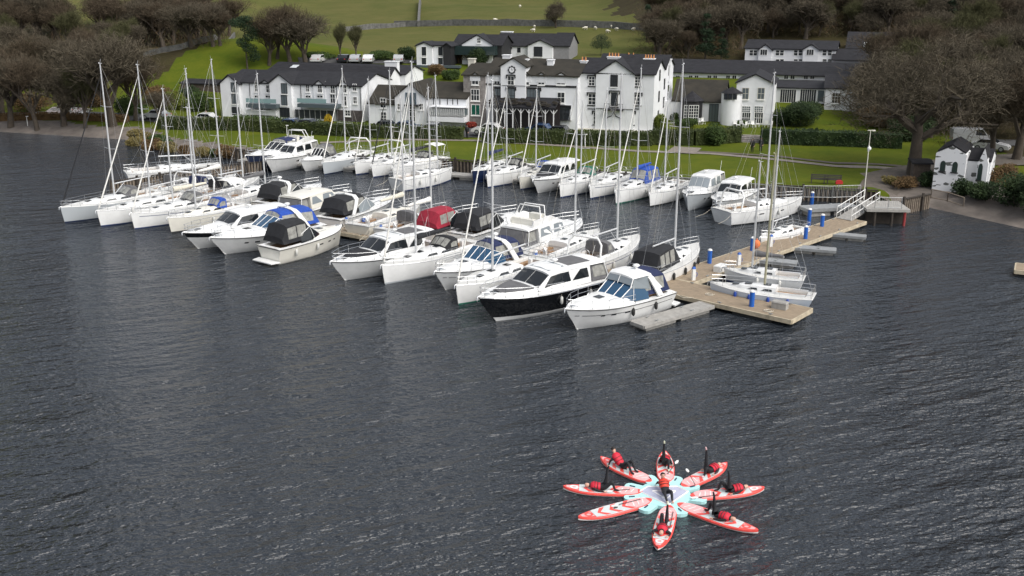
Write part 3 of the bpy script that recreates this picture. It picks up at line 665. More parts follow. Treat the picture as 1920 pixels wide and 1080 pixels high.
# far side of the long pontoon: bows away to the upper right
HS = math.atan2(.77, .64)
yacht(9.8, 1305, 490, hd((1205, 540), (1325, 478)), mt=(1282, 122), tent='black', boot=rubber, fend=rubber, fside=-1, label='white sailing yacht under a black cockpit tent with black fenders, beside the walkway', group=GS, which='bow', gen=False)
yacht(10.2, 1195, 473, hd((1090, 525), (1215, 468)), mt=(1167, 142), line=anti_b, hood='grey', wheel=True, label='white sailing yacht with red lifebuoy at the stern next to the black-tented yacht', group=GS, gen=False, arch=True)
yacht(10.0, 1120, 462, hd((1010, 510), (1135, 458)), mt=(1083, 158), label='white sailing yacht behind the black-hulled motor yacht, boom bare', group=GS, gen=False)
cruiser(10.6, 1072, 450, hd((950, 487), (1085, 440)), style='fly', fab='grey', label='large white flybridge motor yacht with grey stern canopy', group=GS, screen=glassw, fb=1.7)
cruiser(8.6, 958, 433, hd((880, 462), (985, 425)), style='canopy', fab='black', label='white cruiser with tall black canopy beside the flybridge yacht', group=GS)
cruiser(8.2, 885, 430, hd((800, 455), (905, 420)), style='canopy', fab='red', label='white boat with burgundy red canopy', group=GS, cat='motor boat', name='motor_boat')
yacht(9.2, 835, 420, hd((735, 448), (840, 412)), mt=(860, 166), label='white sailing yacht with grey outboard on its stern rail left of the red canopy', group=GS, boomfab='white', hood='grey', genoa='cream', gen=False)
yacht(9.6, 785, 410, hd((690, 432), (790, 398)), mt=(783, 179), boomfab='cream', label='cream sailing yacht with a tan cockpit cushion', group=GS, hull=offw, gen=False)
cruiser(9.6, 720, 402, hd((620, 435), (740, 396)), style='canopy', fab='black', arch=True, label='white cruiser with black stern canopy and swept arch behind the brown pontoon deck', group=GS, screen=glassw)
cruiser(10.0, 645, 392, hd((560, 412), (665, 380)), style='hardtop', fab='grey', super=offw, label='long white hardtop motor yacht with grey zip-up stern enclosure', group=GS, screen=glassw)
cruiser(9.0, 590, 376, hd((500, 402), (610, 368)), style='canopy', fab='black', arch=True, label='white cruiser with pointed black canopy and white arch', group=GS)
yacht(9.8, 525, 366, hd((440, 387), (545, 355)), mt=(527, 140), label='white sailing yacht left of the pointed black canopy', bimini='white', boomfab='grey', group=GS, gen=False)
yacht(9.8, 485, 358, hd((400, 378), (500, 350)), mt=(489, 154), line=anti_b, label='white sailing yacht with tall mast in front of the navy-hulled boat', arch=True, hood='black', group=GS, gen=False)
yacht(9.4, 442, 352, hd((355, 375), (455, 346)), mt=(452, 113), hood='navy', label='white sailing yacht with navy sprayhood, last but one on the far side', group=GS, gen=False, boomfab='white', arch=True)
yacht(8.8, 395, 352, hd((318, 368), (410, 345)), mt=(409, 140), hood='grey', label='white sailing yacht at the left end of the far side', group=GS, gen=False)
# along the lawn
HB = math.atan2(-.80, -.60)
yacht(10.2, 1498, 398, hd((1400, 410), (1500, 395)), mt=(1453, 138), arch=True, ports=True, boot=rubber, label='white yacht with white targa arch, rightmost of the shore row', group=GB, gen=False, hood=None)
cruiser(8.8, 1350, 401, HB+.12, style='hardtop', fab=None, anti=anti_b, boot=anti_b, screen=glassd, label='white hardtop cruiser with blue bottom, second from the right of the shore row', group=GB, fb=1.5)
cruiser(8.4, 1290, 395, HB+.12, hull=greyh, style='wheelhouse', fab='navy', screen=glassw, label='grey-hulled wheelhouse cruiser with white cabin and navy stern cover', group=GB, fb=1.7, rake=.5)
yacht(8.8, 1219, 388, HB+.1, mt=(1253, 175), boot=rubber, label='white sailing yacht between the grey wheelhouse cruiser and the blue-covered boom', group=GB)
yacht(9.2, 1155, 383, HB+.1, mt=(1204, 130), boot=anti_g, boomfab='blue', tent='blue', label='white sailing yacht with green waterline, bright blue boom cover and blue tent', group=GB)
yacht(9.6, 1107, 373, HB+.1, mt=(1138, 170), line=anti_b, boot=anti_b, label='white sailing yacht with blue waterline left of the blue-covered boom', group=GB)
yacht(9.4, 1051, 371, HB+.1, mt=(1092, 190), hood='green', label='white sailing yacht with green sprayhood', group=GB)
cruiser(9.4, 1010, 362, HB+.12, style='hardtop', fab=None, screen=glassd, label='white hardtop motor cruiser in the middle of the shore row', group=GB, pad='black')
yacht(8.6, 976, 356, HB+.1, hood='blue', mt=(1006, 170), hull=offw, label='cream sailing yacht with blue sprayhood beside the hardtop cruiser in the shore row', group=GB)
yacht(9.2, 915, 352, HB+.1, mt=(950, 165), hood='black', label='white sailing yacht with black sprayhood at the left end of the right-hand shore group', group=GB)
yacht(9.0, 888, 344, HB+.12, hull=navyh, mt=(914, 143), boomfab='navy', label='navy-hulled sailing yacht with navy boom cover', group=GB)
yacht(8.4, 845, 338, hd((792, 343), (850, 332)), mt=(822, 143), label='small white sailing yacht pointing right with a bundled white sail on the boom', group=GB, boomfab='white', gen=False, boot=anti_b)
yacht(9.6, 739, 337, HB+.1, mt=(765, 159), label='white sailing yacht with black boom bag and two white cockpit bars', group=GB, boomfab='black', hood='black', bimini='white')
yacht(9.4, 700, 333, HB+.1, mt=(729, 134), genoa='black', label='white sailing yacht with black furled headsail in the shore row', group=GB)
yacht(9.0, 668, 328, HB+.1, mt=(689, 150), label='white sailing yacht with cockpit arch left of the black furled headsail', group=GB, arch=True)
yacht(10.4, 608, 328, HB+.3, mt=(641, 130), hull=greyh, boot=navyh, ports=True, label='grey-sided sailing yacht with two black hull ports', group=GB, arch=True, boomfab=None)
cruiser(6.0, 573, 321, HB+.12, style='canopy', fab='grey', hullwin=False, label='small white speedboat with a domed grey canopy beside the flybridge yacht', group=GB, cat='speedboat', name='speedboat', rail=False)
cruiser(10.4, 512, 323, HB+.30, B=3.7, style='fly', fab='grey', screen=glassd, hullwin=[(-3.0, 1.2)], label='largest white flybridge motor yacht with long black hull window', group=GB, fb=1.75)
cruiser(9.8, 478, 322, HB+.12, hull=navyh, boot=navyh, style='canopy', fab='navy', label='navy-hulled boat with white deck behind the largest flybridge yacht', group=GB, fb=2.1)
yacht(10.2, 408, 330, hd((310, 337), (412, 328)), moor=0, mt=(352, 130), label='white sailing yacht alone by the timber breakwater with an inflatable on its stern', group=GB, ports=True, gen=False, hood=None)
# by the T-head
yacht(7.2, 1336, 556, hd((1505, 572), (1336, 551)), B=2.3, moor=0, mt=(1453, 290), hull=mk('pale_blue_gelcoat', (.50, .56, .64), .3), boot=white, fb=1.05, fend=fendb, fside=1, mastmat=mk('gold_spar', (.42, .40, .26), .4, metal=.3), label='slim pale blue racing keelboat with blue fenders, lying along the wide pontoon head', group='small keelboats by the pontoon end', boom=False, wheel=False, gen=False, spreaders=1, mx=.02)
yacht(5.9, 1362, 526, hd((1500, 535), (1362, 520)), B=2.1, moor=0, mt=(1424, 304), fb=.95, hull=white, label='small white keelboat with outboard motor behind the slim pale blue one', group='small keelboats by the pontoon end', wheel=False, gen=False, spreaders=1, boomfab='grey')
yacht(6.2, 1428, 462, hd((1428, 460), (1490, 442))+math.pi, B=2.3, moor=0, mt=(1448, 248), fb=.85, label='little white sailing yacht with an orange buoy at its bow beside the walkway', group='small keelboats by the pontoon end', wheel=False, gen=False, spreaders=1, boot=anti_b)
# ------------------------------------------------------------ pontoons, piles, gangway, quay
plank = mk('weathered_planks', (.25, .195, .135), .85, var=.28, scale=1.6, stretch=(1, 6, 1), bump=.012)
fasc = mk('pontoon_fascia', (.42, .36, .26), .8, var=.3, scale=2)
conc = mk('float_concrete', (.30, .29, .27), .85, var=.2, scale=3, bump=.01)
galv = mk('galvanised', (.36, .37, .37), .5, metal=.5, var=.15, scale=4)
tarw = mk('tarred_timber', (.035, .028, .022), .85, var=.4, scale=2, bump=.01)
oldw = mk('grey_timber', (.16, .13, .10), .9, var=.35, scale=2.5, bump=.012)
pblue = mk('pile_blue', (.012, .10, .42), .45); wpaint = mk('white_paint', (.74, .74, .72), .5, var=.05)
redp = mk('red_paint', (.42, .02, .02), .5); orange = mk('orange_buoy', (.75, .16, .02), .5)
def frame_of(a, b):
    d = (b-a); L = math.hypot(d.x, d.y); return L, math.atan2(d.y, d.x)
def pontoon(a, b, w, label, name='pontoon', top=.52, deckm_=plank, fm=fasc, group=None, floats=True, thick=.28):
    L, h = frame_of(a, b); r = empty(name, (a.x, a.y, 0), h, label, name.replace('_', ' '), group)
    MB().box(0, L, -w/2, w/2, top-.06, top, 0).build('deck', deckm_, r)
    mb = MB()
    for sg in (1, -1): mb.box(-.05, L+.05, sg*w/2-(.0 if sg > 0 else .10), sg*w/2+(.10 if sg > 0 else .0), top-thick, top+.015)
    mb.box(-.10, 0, -w/2, w/2, top-thick, top+.01); mb.box(L, L+.1, -w/2, w/2, top-thick, top+.01); mb.build('edge_beam', fm, r)
    if floats:
        mb = MB(); n = max(2, int(L/4))
        for i in range(n): x = (i+.5)*L/n; mb.box(x-min(1.4, L/n*.42), x+min(1.4, L/n*.42), -w/2+.08, w/2-.08, -.35, top-.07)
        o = mb.build('floats', conc if fm is not fasc else rubber, r)
    mb = MB(); n = int(L/3.2)
    for i in range(n):
        for sg in (1, -1): x = (i+.6)*L/n; y = sg*(w/2-.14); mb.box(x-.15, x+.15, y-.03, y+.03, top+.06, top+.10); mb.box(x-.05, x+.05, y-.03, y+.03, top, top+.07)
    if n: mb.build('mooring_cleats', galv, r)
    return r
pontoon(P(1228, 529, .52), P(1503, 589, .52), 3.1, 'wide wooden pontoon head lying below the keelboats, right end of the long pontoon')
pontoon(P(262, 362, .52), P(1224, 528, .52), 2.5, 'long wooden pontoon running between the two rows of boats')
pontoon(P(1272, 523, .52), P(1598, 411, .52), 2.6, 'wooden walkway pontoon leading from the pontoon head to the gangway')
GFp = 'short floating finger pontoons'
for a, b, w, l in ((P(1325, 570, .42), P(1196, 607, .42), 1.15, 'concrete finger float beside the nearest white cruiser'), (P(1400, 483, .42), P(1492, 492, .42), 1.0, 'grey finger pontoon behind the small keelboats'),
                   (P(1488, 462, .42), P(1566, 468, .42), 1.0, 'grey finger pontoon second from the gangway on the open water side'), (P(1556, 437, .42), P(1622, 443, .42), .9, 'grey finger pontoon nearest the gangway on the open water side')):
    pontoon(a, b, w, l, 'finger_pontoon', .44, conc if w > 1.1 else galv, conc if w > 1.1 else galv, GFp, True, .2)
pontoon(P(1905, 500, .5), P(2010, 512, .5), 2.2, 'dark jetty end at the right edge of the picture', 'jetty')
def pile(px, py0, label, h=1.05, r=.17, z=.5):
    a = P(px, py0, z); o = empty('pile_sleeve', (a.x, a.y, z), 0, label, 'pile', 'blue piles along the pontoons')
    MB().tube([(0, 0, -1.2), (0, 0, h)], r, 0, 10).build('post', pblue, o); MB().tube([(0, 0, h), (0, 0, h+.04), (0, 0, h+.12)], [r*1.08, r*1.08, r*.5], 0, 10).build('cap', wpaint, o)
for a in ((1330, 494, 'blue pile by the black-tented yacht bow'), (1410, 470, 'blue pile beside the orange buoy'), (1510, 448, 'blue pile on the far edge halfway along the walkway'), (1541, 425, 'blue pile on the walkway nearest the gangway'),
          (1517, 414, 'blue pile standing in water left of the gangway'), (1409, 575, 'blue pile on the front pontoon head'), (683, 430, 'blue pile between the cream motor boat and middle cluster'), (1004, 497, 'blue pile between black-hulled yacht and flybridge yacht'), (1522, 381, 'blue pile at the shore railing')): pile(*a)
def pedestal(px, py, label):
    a = P(px, py, .52); o = empty('service_pedestal', a, .3, label, 'pedestal', 'service pedestals on the pontoons'); MB().box(-.12, .12, -.10, .10, 0, .85).build('post', wpaint, o); MB().box(-.13, .13, -.11, .11, .85, 1.0, tx=.05, ty=.05).build('cap', pblue, o)
    mb = MB(); mb.tube([(.15+.16*math.cos(t), .0, .4+.16*math.sin(t)) for t in [i*.7 for i in range(10)]], .02, 0, 4, False); mb.build('hose_coil', pblue, o)
for a in ((1300, 525, 'service pedestal at the junction of the pontoons'), (1445, 462, 'service pedestal halfway along the walkway'), (1385, 497, 'service pedestal behind the small keelboats'), (715, 443, 'service pedestal by the middle gap in the boats'), (650, 428, 'service pedestal behind the cream motor boat')): pedestal(*a)
def dock_box(px, py, rz, label, m):
    a = P(px, py, .52); o = empty('dock_box', a, rz, label, 'box', 'boxes on the pontoons'); MB().box(-.5, .5, -.28, .28, 0, .42).build('box_body', m, o); MB().box(-.53, .53, -.31, .31, .42, .50, tx=.06, ty=.06).build('lid', m, o)
dock_box(1350, 508, .85, 'white dock box on the walkway near the keelboats', wpaint); dock_box(735, 446, -.6, 'pale dock box on the middle of the long pontoon', wpaint); dock_box(1462, 578, -.6, 'grey crate at the end of the wide pontoon head', conc)
def rope_coil(px, py, label):
    a = P(px, py, .53); mb = MB(); mb.tube([((.10+.012*i)*math.cos(i*.6), (.10+.012*i)*math.sin(i*.6), .02+.004*(i % 3)) for i in range(22)], .02, 0, 4, False); o = mb.build('rope_coil', rope); o.location = a; tag(o, label, 'rope', 'ropes coiled on the pontoons')
rope_coil(1440, 583, 'pale rope coil on the wide pontoon head'); rope_coil(1330, 552, 'pale rope coil beside the finger float'); rope_coil(1420, 472, 'pale rope coil near the orange buoy')
# mooring buoy
b = P(1418, 466, .5); o = empty('buoy', (b.x, b.y, .5), 0, 'orange fender buoy at the bow of the little yacht', 'buoy'); mb = MB(); mb.ball((0, 0, .38), .3, 0, 9, 6, (1, 1, 1.25)); mb.tube([(0, 0, .7), (0, 0, .84)], .05, 0, 6); mb.build('float_body', orange, o)
# timber breakwater
def palisade(name, pts, z0, z1, label, m=oldw, cap=True, gap=.34, sw=.2, back=True):
    r = empty(name, pts[0], 0, label, name.replace('_', ' ')); base = pts[0]; sl = MB(); rl = MB(); bk = MB()
    for a, b in zip(pts[:-1], pts[1:]):
        a2, b2 = a-base, b-base; d = b2-a2; L = math.hypot(d.x, d.y); h = math.atan2(d.y, d.x); M = Matrix.Translation((a2.x, a2.y, 0)) @ Matrix.Rotation(h, 4, 'Z'); n = int(L/gap)
        for i in range(n):
            x = (i+.5)*L/n; sl.box(x-sw/2, x+sw/2, -.09, .0, z0, z1-.02+random.uniform(-.04, .04), 0, M)
        rl.box(0, L, -.20, .12, z1+.03, z1+.12, 0, M)
        if back: bk.box(0, L, .01, .12, z0, z1-.1, 0, M)
        for i in range(int(L/3)+1): x = i*3; rl.box(x-.12, x+.12, -.24, -.10, z0-.6, z1+.35, 0, M)
    sl.build('slats', m, r); rl.build('rail_and_posts', tarw, r)
    if back: bk.build('backing_wall', tarw, r)
    return r
random.seed(3)
palisade('breakwater', [P(207, 362), P(300, 348), P(415, 330), P(492, 322)], -.6, 1.15, 'dark timber breakwater with vertical slats behind the left yachts')
shp = [Vector((x, y, 0)) for x, y in SHORE if -36 < x < 37.5]
quay = [v+Vector((-.25, -.55, 0)) for v in shp]
palisade('quay_wall', quay, -.6, 1.35, 'dark timber quay wall along the edge of the lawn', gap=.45, sw=.16)
for i, (a, b) in enumerate(((quay[0]+Vector((1, -1.6, 0)), quay[3]+Vector((-.6, -1.6, 0))), (quay[3]+Vector((-.3, -1.7, 0)), quay[4]+Vector((0, -1.6, 0))))):
    if i < 2: pontoon(a, b, 1.6, ('narrow grey shore pontoon at the foot of the quay, left half', 'narrow grey shore pontoon at the foot of the quay, right half')[i], 'shore_pontoon', .5, conc, conc, thick=.2)
def railing(pts, label, m=galv, h=1.05, step=1.5, bars=True, z=None, name='railing', r=.03):
    base = pts[0]; o = empty(name, base, 0, label, name.replace('_', ' ')); mb = MB(); bb = MB()
    for a, b in zip(pts[:-1], pts[1:]):
        a2, b2 = a-base, b-base; L = (b2-a2).length; n = max(1, int(L/step))
        for i in range(n+1): p = a2.lerp(b2, i/n); mb.tube([p, p+Vector((0, 0, h))], r, 0, 4)
        for f in (1, .12): mb.tube([a2+Vector((0, 0, h*f)), b2+Vector((0, 0, h*f))], r*.9, 0, 4)
        if bars:
            k = int(L/.16)
            for i in range(k): p = a2.lerp(b2, (i+.5)/k); bb.tube([p+Vector((0, 0, h*.12)), p+Vector((0, 0, h))], .012, 0, 3, False)
    mb.build('rails_and_posts', m, o)
    if bars: bb.build('balusters', m, o)
    return o
zq = 1.3
railing([P(1195, 347, zq), P(1300, 352, zq), P(1400, 362, zq), P(1505, 372, zq)], 'grey railing behind the shore row of boats', h=1.0)
railing([P(1505, 372, zq), P(1560, 373, zq), P(1612, 371, zq)], 'grey railing with vertical bars left of the gangway', h=1.25)
# shore landing stage and gangway
a, b = P(1508, 390, .7), P(1600, 385, .7); pontoon(a, b, 1.6, 'grey landing stage under the railing left of the gangway', 'landing_stage', .75, galv, galv, thick=.3)
q0, q1 = P(1636, 387, 1.55), P(1700, 388, 1.55); L, h = frame_of(q0, q1); o = empty('quay_platform', q0, h, 'dark platform on red-brown posts at the top of the gangway', 'platform')
MB().box(-.8, L, -1.2, 2.6, -.25, 0).build('deck', conc, o)
for i, (x, y) in enumerate(((0, -1), (L-.4, -1), (0, 2.2), (L*.5, -1.0))): MB().tube([(x, y, -3.2), (x, y, -.25)], .13, 0, 6).build('post', tarw if i != 1 else mk('red_oxide', (.25, .03, .03), .6), o)
MB().box(-.6, L-.2, -.2, 2.4, -2.6, -.4).build('underdeck_shade', tarw, o)  # dark block added to stand for the shade below the deck
railing([P(1640, 391, 1.56), P(1690, 392, 1.56)], 'grey panelled railing on the quay platform', h=1.05, step=.9)
g0, g1 = P(1582, 411, .56), P(1634, 378, 1.55); L = (g1-g0).length; h = math.atan2(g1.y-g0.y, g1.x-g0.x); o = empty('gangway', g0, h, 'sloping metal gangway with white handrails between walkway and quay', 'gangway')
e = Vector((math.hypot(g1.x-g0.x, g1.y-g0.y), 0, g1.z-g0.z)); wv = Vector((0, .75, 0)); mb = MB()
mb.add([-wv, e-wv, e+wv, wv, -wv-Vector((0, 0, .12)), e-wv-Vector((0, 0, .12)), e+wv-Vector((0, 0, .12)), wv-Vector((0, 0, .12))], [(0, 1, 2, 3), (7, 6, 5, 4), (0, 4, 5, 1), (3, 2, 6, 7)]); mb.build('deck', conc, o)
for sg in (1, -1):
    mb = MB(); n = 7
    for hh in (.45, 1.05): mb.tube([wv*sg+Vector((0, 0, hh)), e+wv*sg+Vector((0, 0, hh))], .04, 0, 5)
    for i in range(n+1): p = e*(i/n)+wv*sg; mb.tube([p, p+Vector((0, 0, 1.05))], .025, 0, 4)
    mb.build('handrail', wpaint, o)
def lamp_post(base, H, label, arm=.9, mid=False, name='lamp_post', m=None, r=.045, lean=0):
    o = empty(name, base, 0, label, 'lamp post'); m = m or mk('pole_cream', (.62, .60, .52), .5)
    MB().tube([(0, 0, 0), (0, 0, H*.5), (lean, 0, H)], [r*1.3, r, r*.7], 0, 7).build('pole', m, o)
    mb = MB(); mb.tube([(lean-arm*.5, 0, H), (lean+arm*.7, 0, H)], .03, 0, 4); mb.box(lean+arm*.3, lean+arm*.8, -.09, .09, H-.07, H+.03); mb.build('lamp_head', m, o)
    if mid: mb = MB(); mb.ball((.05, 0, H*.74), .2, 0, 8, 5); mb.tube([(0, 0, H*.70), (0, 0, H*.78)], .09, 0, 6); mb.build('camera_housing', wpaint, o)
lamp_post(P(1619, 374, 1.4), 6.6, 'tall cream lamp post at the top of the gangway', .55, True)
palisade('retaining_piles', [P(1690, 396, .3), P(1742, 380, .6)], -.5, 1.1, 'low wall of upright timber piles right of the quay platform', oldw, gap=.3, sw=.2)
railing([P(1745, 372, 1.0), P(1776, 378, .9), P(1806, 388, .7)], 'low wooden post and rail fence above the shingle', oldw, .9, 1.4, False, name='post_and_rail_fence', r=.06)
# red life buoy housing, benches, picnic table
a = T(1572, 356); o = empty('lifebuoy_box', a, 0, 'red lifebuoy box on a post by the railing', 'lifebuoy'); MB().tube([(0, 0, 0), (0, 0, .9)], .05, 0, 6).build('post', galv, o); mb = MB(); mb.prism([(-.35, .6), (.35, .6), (.35, .85), (.2, 1.0), (-.2, 1.0), (-.35, .85)], 'y', -.12, .12); mb.build('housing', redp, o)
def bench(p, rz, label):
    o = empty('park_bench', p, rz, label, 'bench', 'benches on the lawn'); m = mk('dark_bench_wood', (.05, .045, .04), .8)
    mb = MB(); [mb.box(-.9, .9, -.25+i*.17, -.11+i*.17, .44, .48) for i in range(3)]; mb.build('seat', m, o)
    mb = MB(); [mb.box(-.9, .9, .27, .30, .56+i*.17, .68+i*.17) for i in range(3)]; mb.build('backrest', m, o)
    for x in (-.8, .8): mb = MB(); mb.box(x-.04, x+.04, -.25, -.17, 0, .44); mb.box(x-.04, x+.04, .22, .30, 0, .9); mb.box(x-.04, x+.04, -.25, .3, .62, .66); mb.build('leg', m, o)
bench(T(1536, 344), R(165), 'left one of the two dark benches on the lawn facing the marina'); bench(T(1560, 345), R(165), 'right one of the two dark benches on the lawn facing the marina')
# ------------------------------------------------------------ buildings, measured on their facade planes
rend = mk('white_render', (.70, .71, .725), .85, var=.07, scale=.5, bump=.01, bs=6)
slate = mk('slate_roof', (.019, .019, .022), .75, var=.35, scale=1.2, bump=.02, stretch=(1, 1, 5), bs=5, spec=.25)
slate2 = mk('mossy_slate', (.026, .025, .021), .85, c2=(.045, .040, .032), scale=.7, bump=.02, bs=5, spec=.2)
stone = mk('grey_stone', (.16, .145, .135), .9, c2=(.30, .28, .26), scale=2.2, bump=.04, bs=4)
dkst = mk('dark_stone', (.06, .05, .048), .9, var=.4, scale=2, bump=.04)
pane = mk('window_pane', (.028, .032, .036), .08, spec=.6); panel = mk('pale_pane', (.10, .12, .13), .1, spec=.6)
blk = mk('black_trim', (.015, .015, .017), .6); wfr = mk('window_frame_white', (.78, .78, .76), .5)
teal = mk('green_glass', (.22, .33, .33), .15, spec=.7); glad = mk('grey_cladding', (.20, .20, .205), .8, var=.1, scale=2)
pot = mk('chimney_pot', (.45, .20, .07), .8); cream = mk('cream_render', (.55, .53, .46), .85, var=.08, scale=1)
class Fac:
    def __init__(s, name, label, px, py, ang=17, cat='building', O=None):
        s.O = O or T(px, py); s.a = R(ang); s.u = Vector((math.cos(s.a), -math.sin(s.a), 0)); s.v = Vector((math.sin(s.a), math.cos(s.a), 0))
        s.root = empty(name, s.O, -s.a, label, cat); s.last = None
    def inv(s, px, py, off=0):
        d = ray(px, py); C = Vector((0, 0, CH)); t = (off-(C-s.O).dot(s.v))/d.dot(s.v); q = C+d*t-s.O; return q.dot(s.u), q.z
    def block(s, x0, x1, y0, y1, ze, zr, ridge='x', wm=None, rm=None, over=.25, z0=-3.5, th_=.16, roof=True, hip=0):
        wm = wm or rend; rm = rm or slate; mb = MB()
        if ridge == 'x':
            ym = (y0+y1)/2; mb.prism([(y0, z0), (y1, z0), (y1, ze), (ym, zr), (y0, ze)], 'x', x0, x1)
            k = (zr-ze)/(ym-y0); pr = [(y0-over, ze-over*k+.05), (ym, zr+.05), (y1+over, ze-over*k+.05), (y1+over, ze-over*k+.05+th_), (ym, zr+.05+th_), (y0-over, ze-over*k+.05+th_)]
        elif ridge == 'y':
            xm = (x0+x1)/2; mb.prism([(x0, z0), (x1, z0), (x1, ze), (xm, zr), (x0, ze)], 'y', y0, y1)
            k = (zr-ze)/(xm-x0); pr = [(x0-over, ze-over*k+.05), (xm, zr+.05), (x1+over, ze-over*k+.05), (x1+over, ze-over*k+.05+th_), (xm, zr+.05+th_), (x0-over, ze-over*k+.05+th_)]
        else:   # lean-to: high at the back
            mb.prism([(y0, z0), (y1, z0), (y1, zr), (y0, ze)], 'x', x0, x1); k = (zr-ze)/(y1-y0)
            pr = [(y0-over, ze-over*k+.05), (y1, zr+.05), (y1, zr+.05+th_), (y0-over, ze-over*k+.05+th_)]
        w = fixn(mb.build('wall', wm, s.root)); s.last = w
        if roof:
            r = MB()
            if ridge == 'y': r.prism(pr, 'y', y0-over, y1+over*.2)
            else: r.prism(pr, 'x', x0-over, x1+over)
            s.roof = fixn(r.build('roof', rm, s.root))
        return s
    def cone(s, cx, cy, r, ze, zr, n=8, wm=None, rm=None, z0=-2):
        mb = MB(); mb.tube([(cx, cy, z0), (cx, cy, ze)], r, 0, n); mb.build('turret', wm or rend, s.root)
        mb = MB(); q = [(cx+(r+.25)*math.cos(2*math.pi*(i+.5)/n), cy+(r+.25)*math.sin(2*math.pi*(i+.5)/n), ze) for i in range(n)]
        mb.add(q+[(cx, cy, zr)], [(i, (i+1) % n, n) for i in range(n)]+[tuple(range(n))[::-1]]); mb.build('turret_roof', rm or slate, s.root)
    def win(s, px, py, w=.9, h=1.3, off=0, fr=None, pn=None, mul=(1, 1), hood=False, sill=True, name='window', ft=.07):
        x, z = s.inv(px, py, off); fr = fr or wfr; y = off; mb = MB(); t = ft
        mb.box(x-w/2-t, x-w/2, y-.06, y+.04, z-h/2-t, z+h/2+t); mb.box(x+w/2, x+w/2+t, y-.06, y+.04, z-h/2-t, z+h/2+t)
        mb.box(x-w/2, x+w/2, y-.06, y+.04, z+h/2, z+h/2+t); mb.box(x-w/2, x+w/2, y-.06, y+.04, z-h/2-t, z-h/2)
        for i in range(1, mul[0]+1): xx = x-w/2+w*i/(mul[0]+1); mb.box(xx-.025, xx+.025, y-.045, y+.03, z-h/2, z+h/2)
        for i in range(1, mul[1]+1): zz = z-h/2+h*i/(mul[1]+1); mb.box(x-w/2, x+w/2, y-.042, y+.03, zz-.025, zz+.025)
        f = mb.build(name, fr, s.root); MB().box(x-w/2, x+w/2, y-.02, y+.02, z-h/2, z+h/2).build('pane', pn or pane, f)
        if sill: MB().box(x-w/2-.14, x+w/2+.14, y-.15, y+.02, z-h/2-t-.13, z-h/2-t-.003).build('sill', blk if hood else wfr, f)
        if hood:
            b = MB(); b.box(x-w/2-.25, x+w/2+.25, y-.16, y+.02, z+h/2+t+.02, z+h/2+t+.17); [b.box(x+g*(w/2+.18)-.07, x+g*(w/2+.18)+.07, y-.14, y+.02, z+h/2-.25, z+h/2+t+.02) for g in (-1, 1)]; b.build('hood_mould', blk, f)
        return f
    def slab(s, pxa, pya, pxb, pyb, off, d, m, name, front=.0):
        xa, za = s.inv(pxa, pya, off); xb, zb = s.inv(pxb, pyb, off); x0, x1 = sorted((xa, xb)); z0, z1 = sorted((za, zb))
        return MB().box(x0, x1, off-d, off+front, z0, z1).build(name, m, s.root)
    def chimney(s, px, py_top, off, w=.9, h=1.9, d=.8, pots=2, m=None, parent=None):
        x, z = s.inv(px, py_top, off); mb = MB(); mb.box(x-w/2, x+w/2, off-d/2, off+d/2, z-h-1.5, z); mb.box(x-w/2-.08, x+w/2+.08, off-d/2-.08, off+d/2+.08, z, z+.12)
        c = mb.build('chimney', m or rend, parent or s.roof)
        for i in range(pots): xx = x-w/2+w*(i+.5)/pots; MB().tube([(xx, off, z+.12), (xx, off, z+.62)], [.13, .10], 0, 7).build('chimney_pot', pot, c)
def px_s(f, px, py, off=0): return f.inv(px, py, off)[0]
def zz(f, px, py, off=0): return f.inv(px, py, off)[1]

# --- A: gabled terrace wing on the left
f = Fac('terrace_wing', 'long white terrace wing with four black-edged gables and green glass balconies', 678, 229)
X = lambda px, py=200, off=0: px_s(f, px, py, off)
ze = zz(f, 560, 159); zr = zz(f, 560, 135, 5.2)
x0, x1 = X(427), X(679)
f.block(x0, x1, 0, 10.4, ze, zr)
rA = f.roof
for xa, xb, ap in ((421, 455, 140), (512, 552, 139)):
    a, b = X(xa), X(xb); f.block(a, b, -.7, 5, zz(f, xb, 158, -.7), zz(f, (xa+xb)/2, ap+2, -.7), 'y')
for xa, xb in ((490, 511), (590, 612), (634, 657)):
    a, b = X(xa), X(xb); f.block(a, b, -.12, 3.5, ze-.1, zz(f, (xa+xb)/2, 152, -.12), 'y', over=.18)
f.block(x0+6, x1-.3, 10.4, 15.0, ze+.2, zr+.3)            # middle range, second gable
f.block(X(505, 150, 15), X(760, 150, 15), 15.0, 22.5, zz(f, 640, 137, 15), zz(f, 640, 121, 18.7)); rB = f.roof
kx = (zz(f, 640, 121, 18.7)-zz(f, 640, 137, 15))/3.75
for px in (551, 572, 592, 657, 680):
    x, z = f.inv(px, 131, 16.2); f_ = MB(); y0, y1 = 15.9, 17.2; zb = zz(f, 640, 137, 15)
    f_.add([(x-.6, y0, zb+(y0-15)*kx+.32), (x+.6, y0, zb+(y0-15)*kx+.32), (x+.6, y1, zb+(y1-15)*kx+.32), (x-.6, y1, zb+(y1-15)*kx+.32)], [(0, 1, 2, 3)]); f_.build('skylight', mk('skylight', (.55, .58, .6), .2), rB)
f.chimney(735, 116, 15.0, 2.1, 2.2, 1.0, 0, parent=rB); f.chimney(608, 154, 1.2, .45, .7, .4, 0, parent=rA)
for px, py, w, h in ((438.7, 164, .85, 1.35), (440, 185.5, .85, 1.35), (533, 166, .85, 1.4), (533, 188, .85, 1.4)): f.win(px, py, w, h, -.7, blk, panel, (1, 0))
for px in (481, 577): f.win(px, 165.5, .5, .95, 0); f.win(px+1, 181, .8, .3, 0, mul=(1, 0), sill=False)
for px in (503, 600, 646): f.win(px, 166.5, .62, 1.05, -.12)
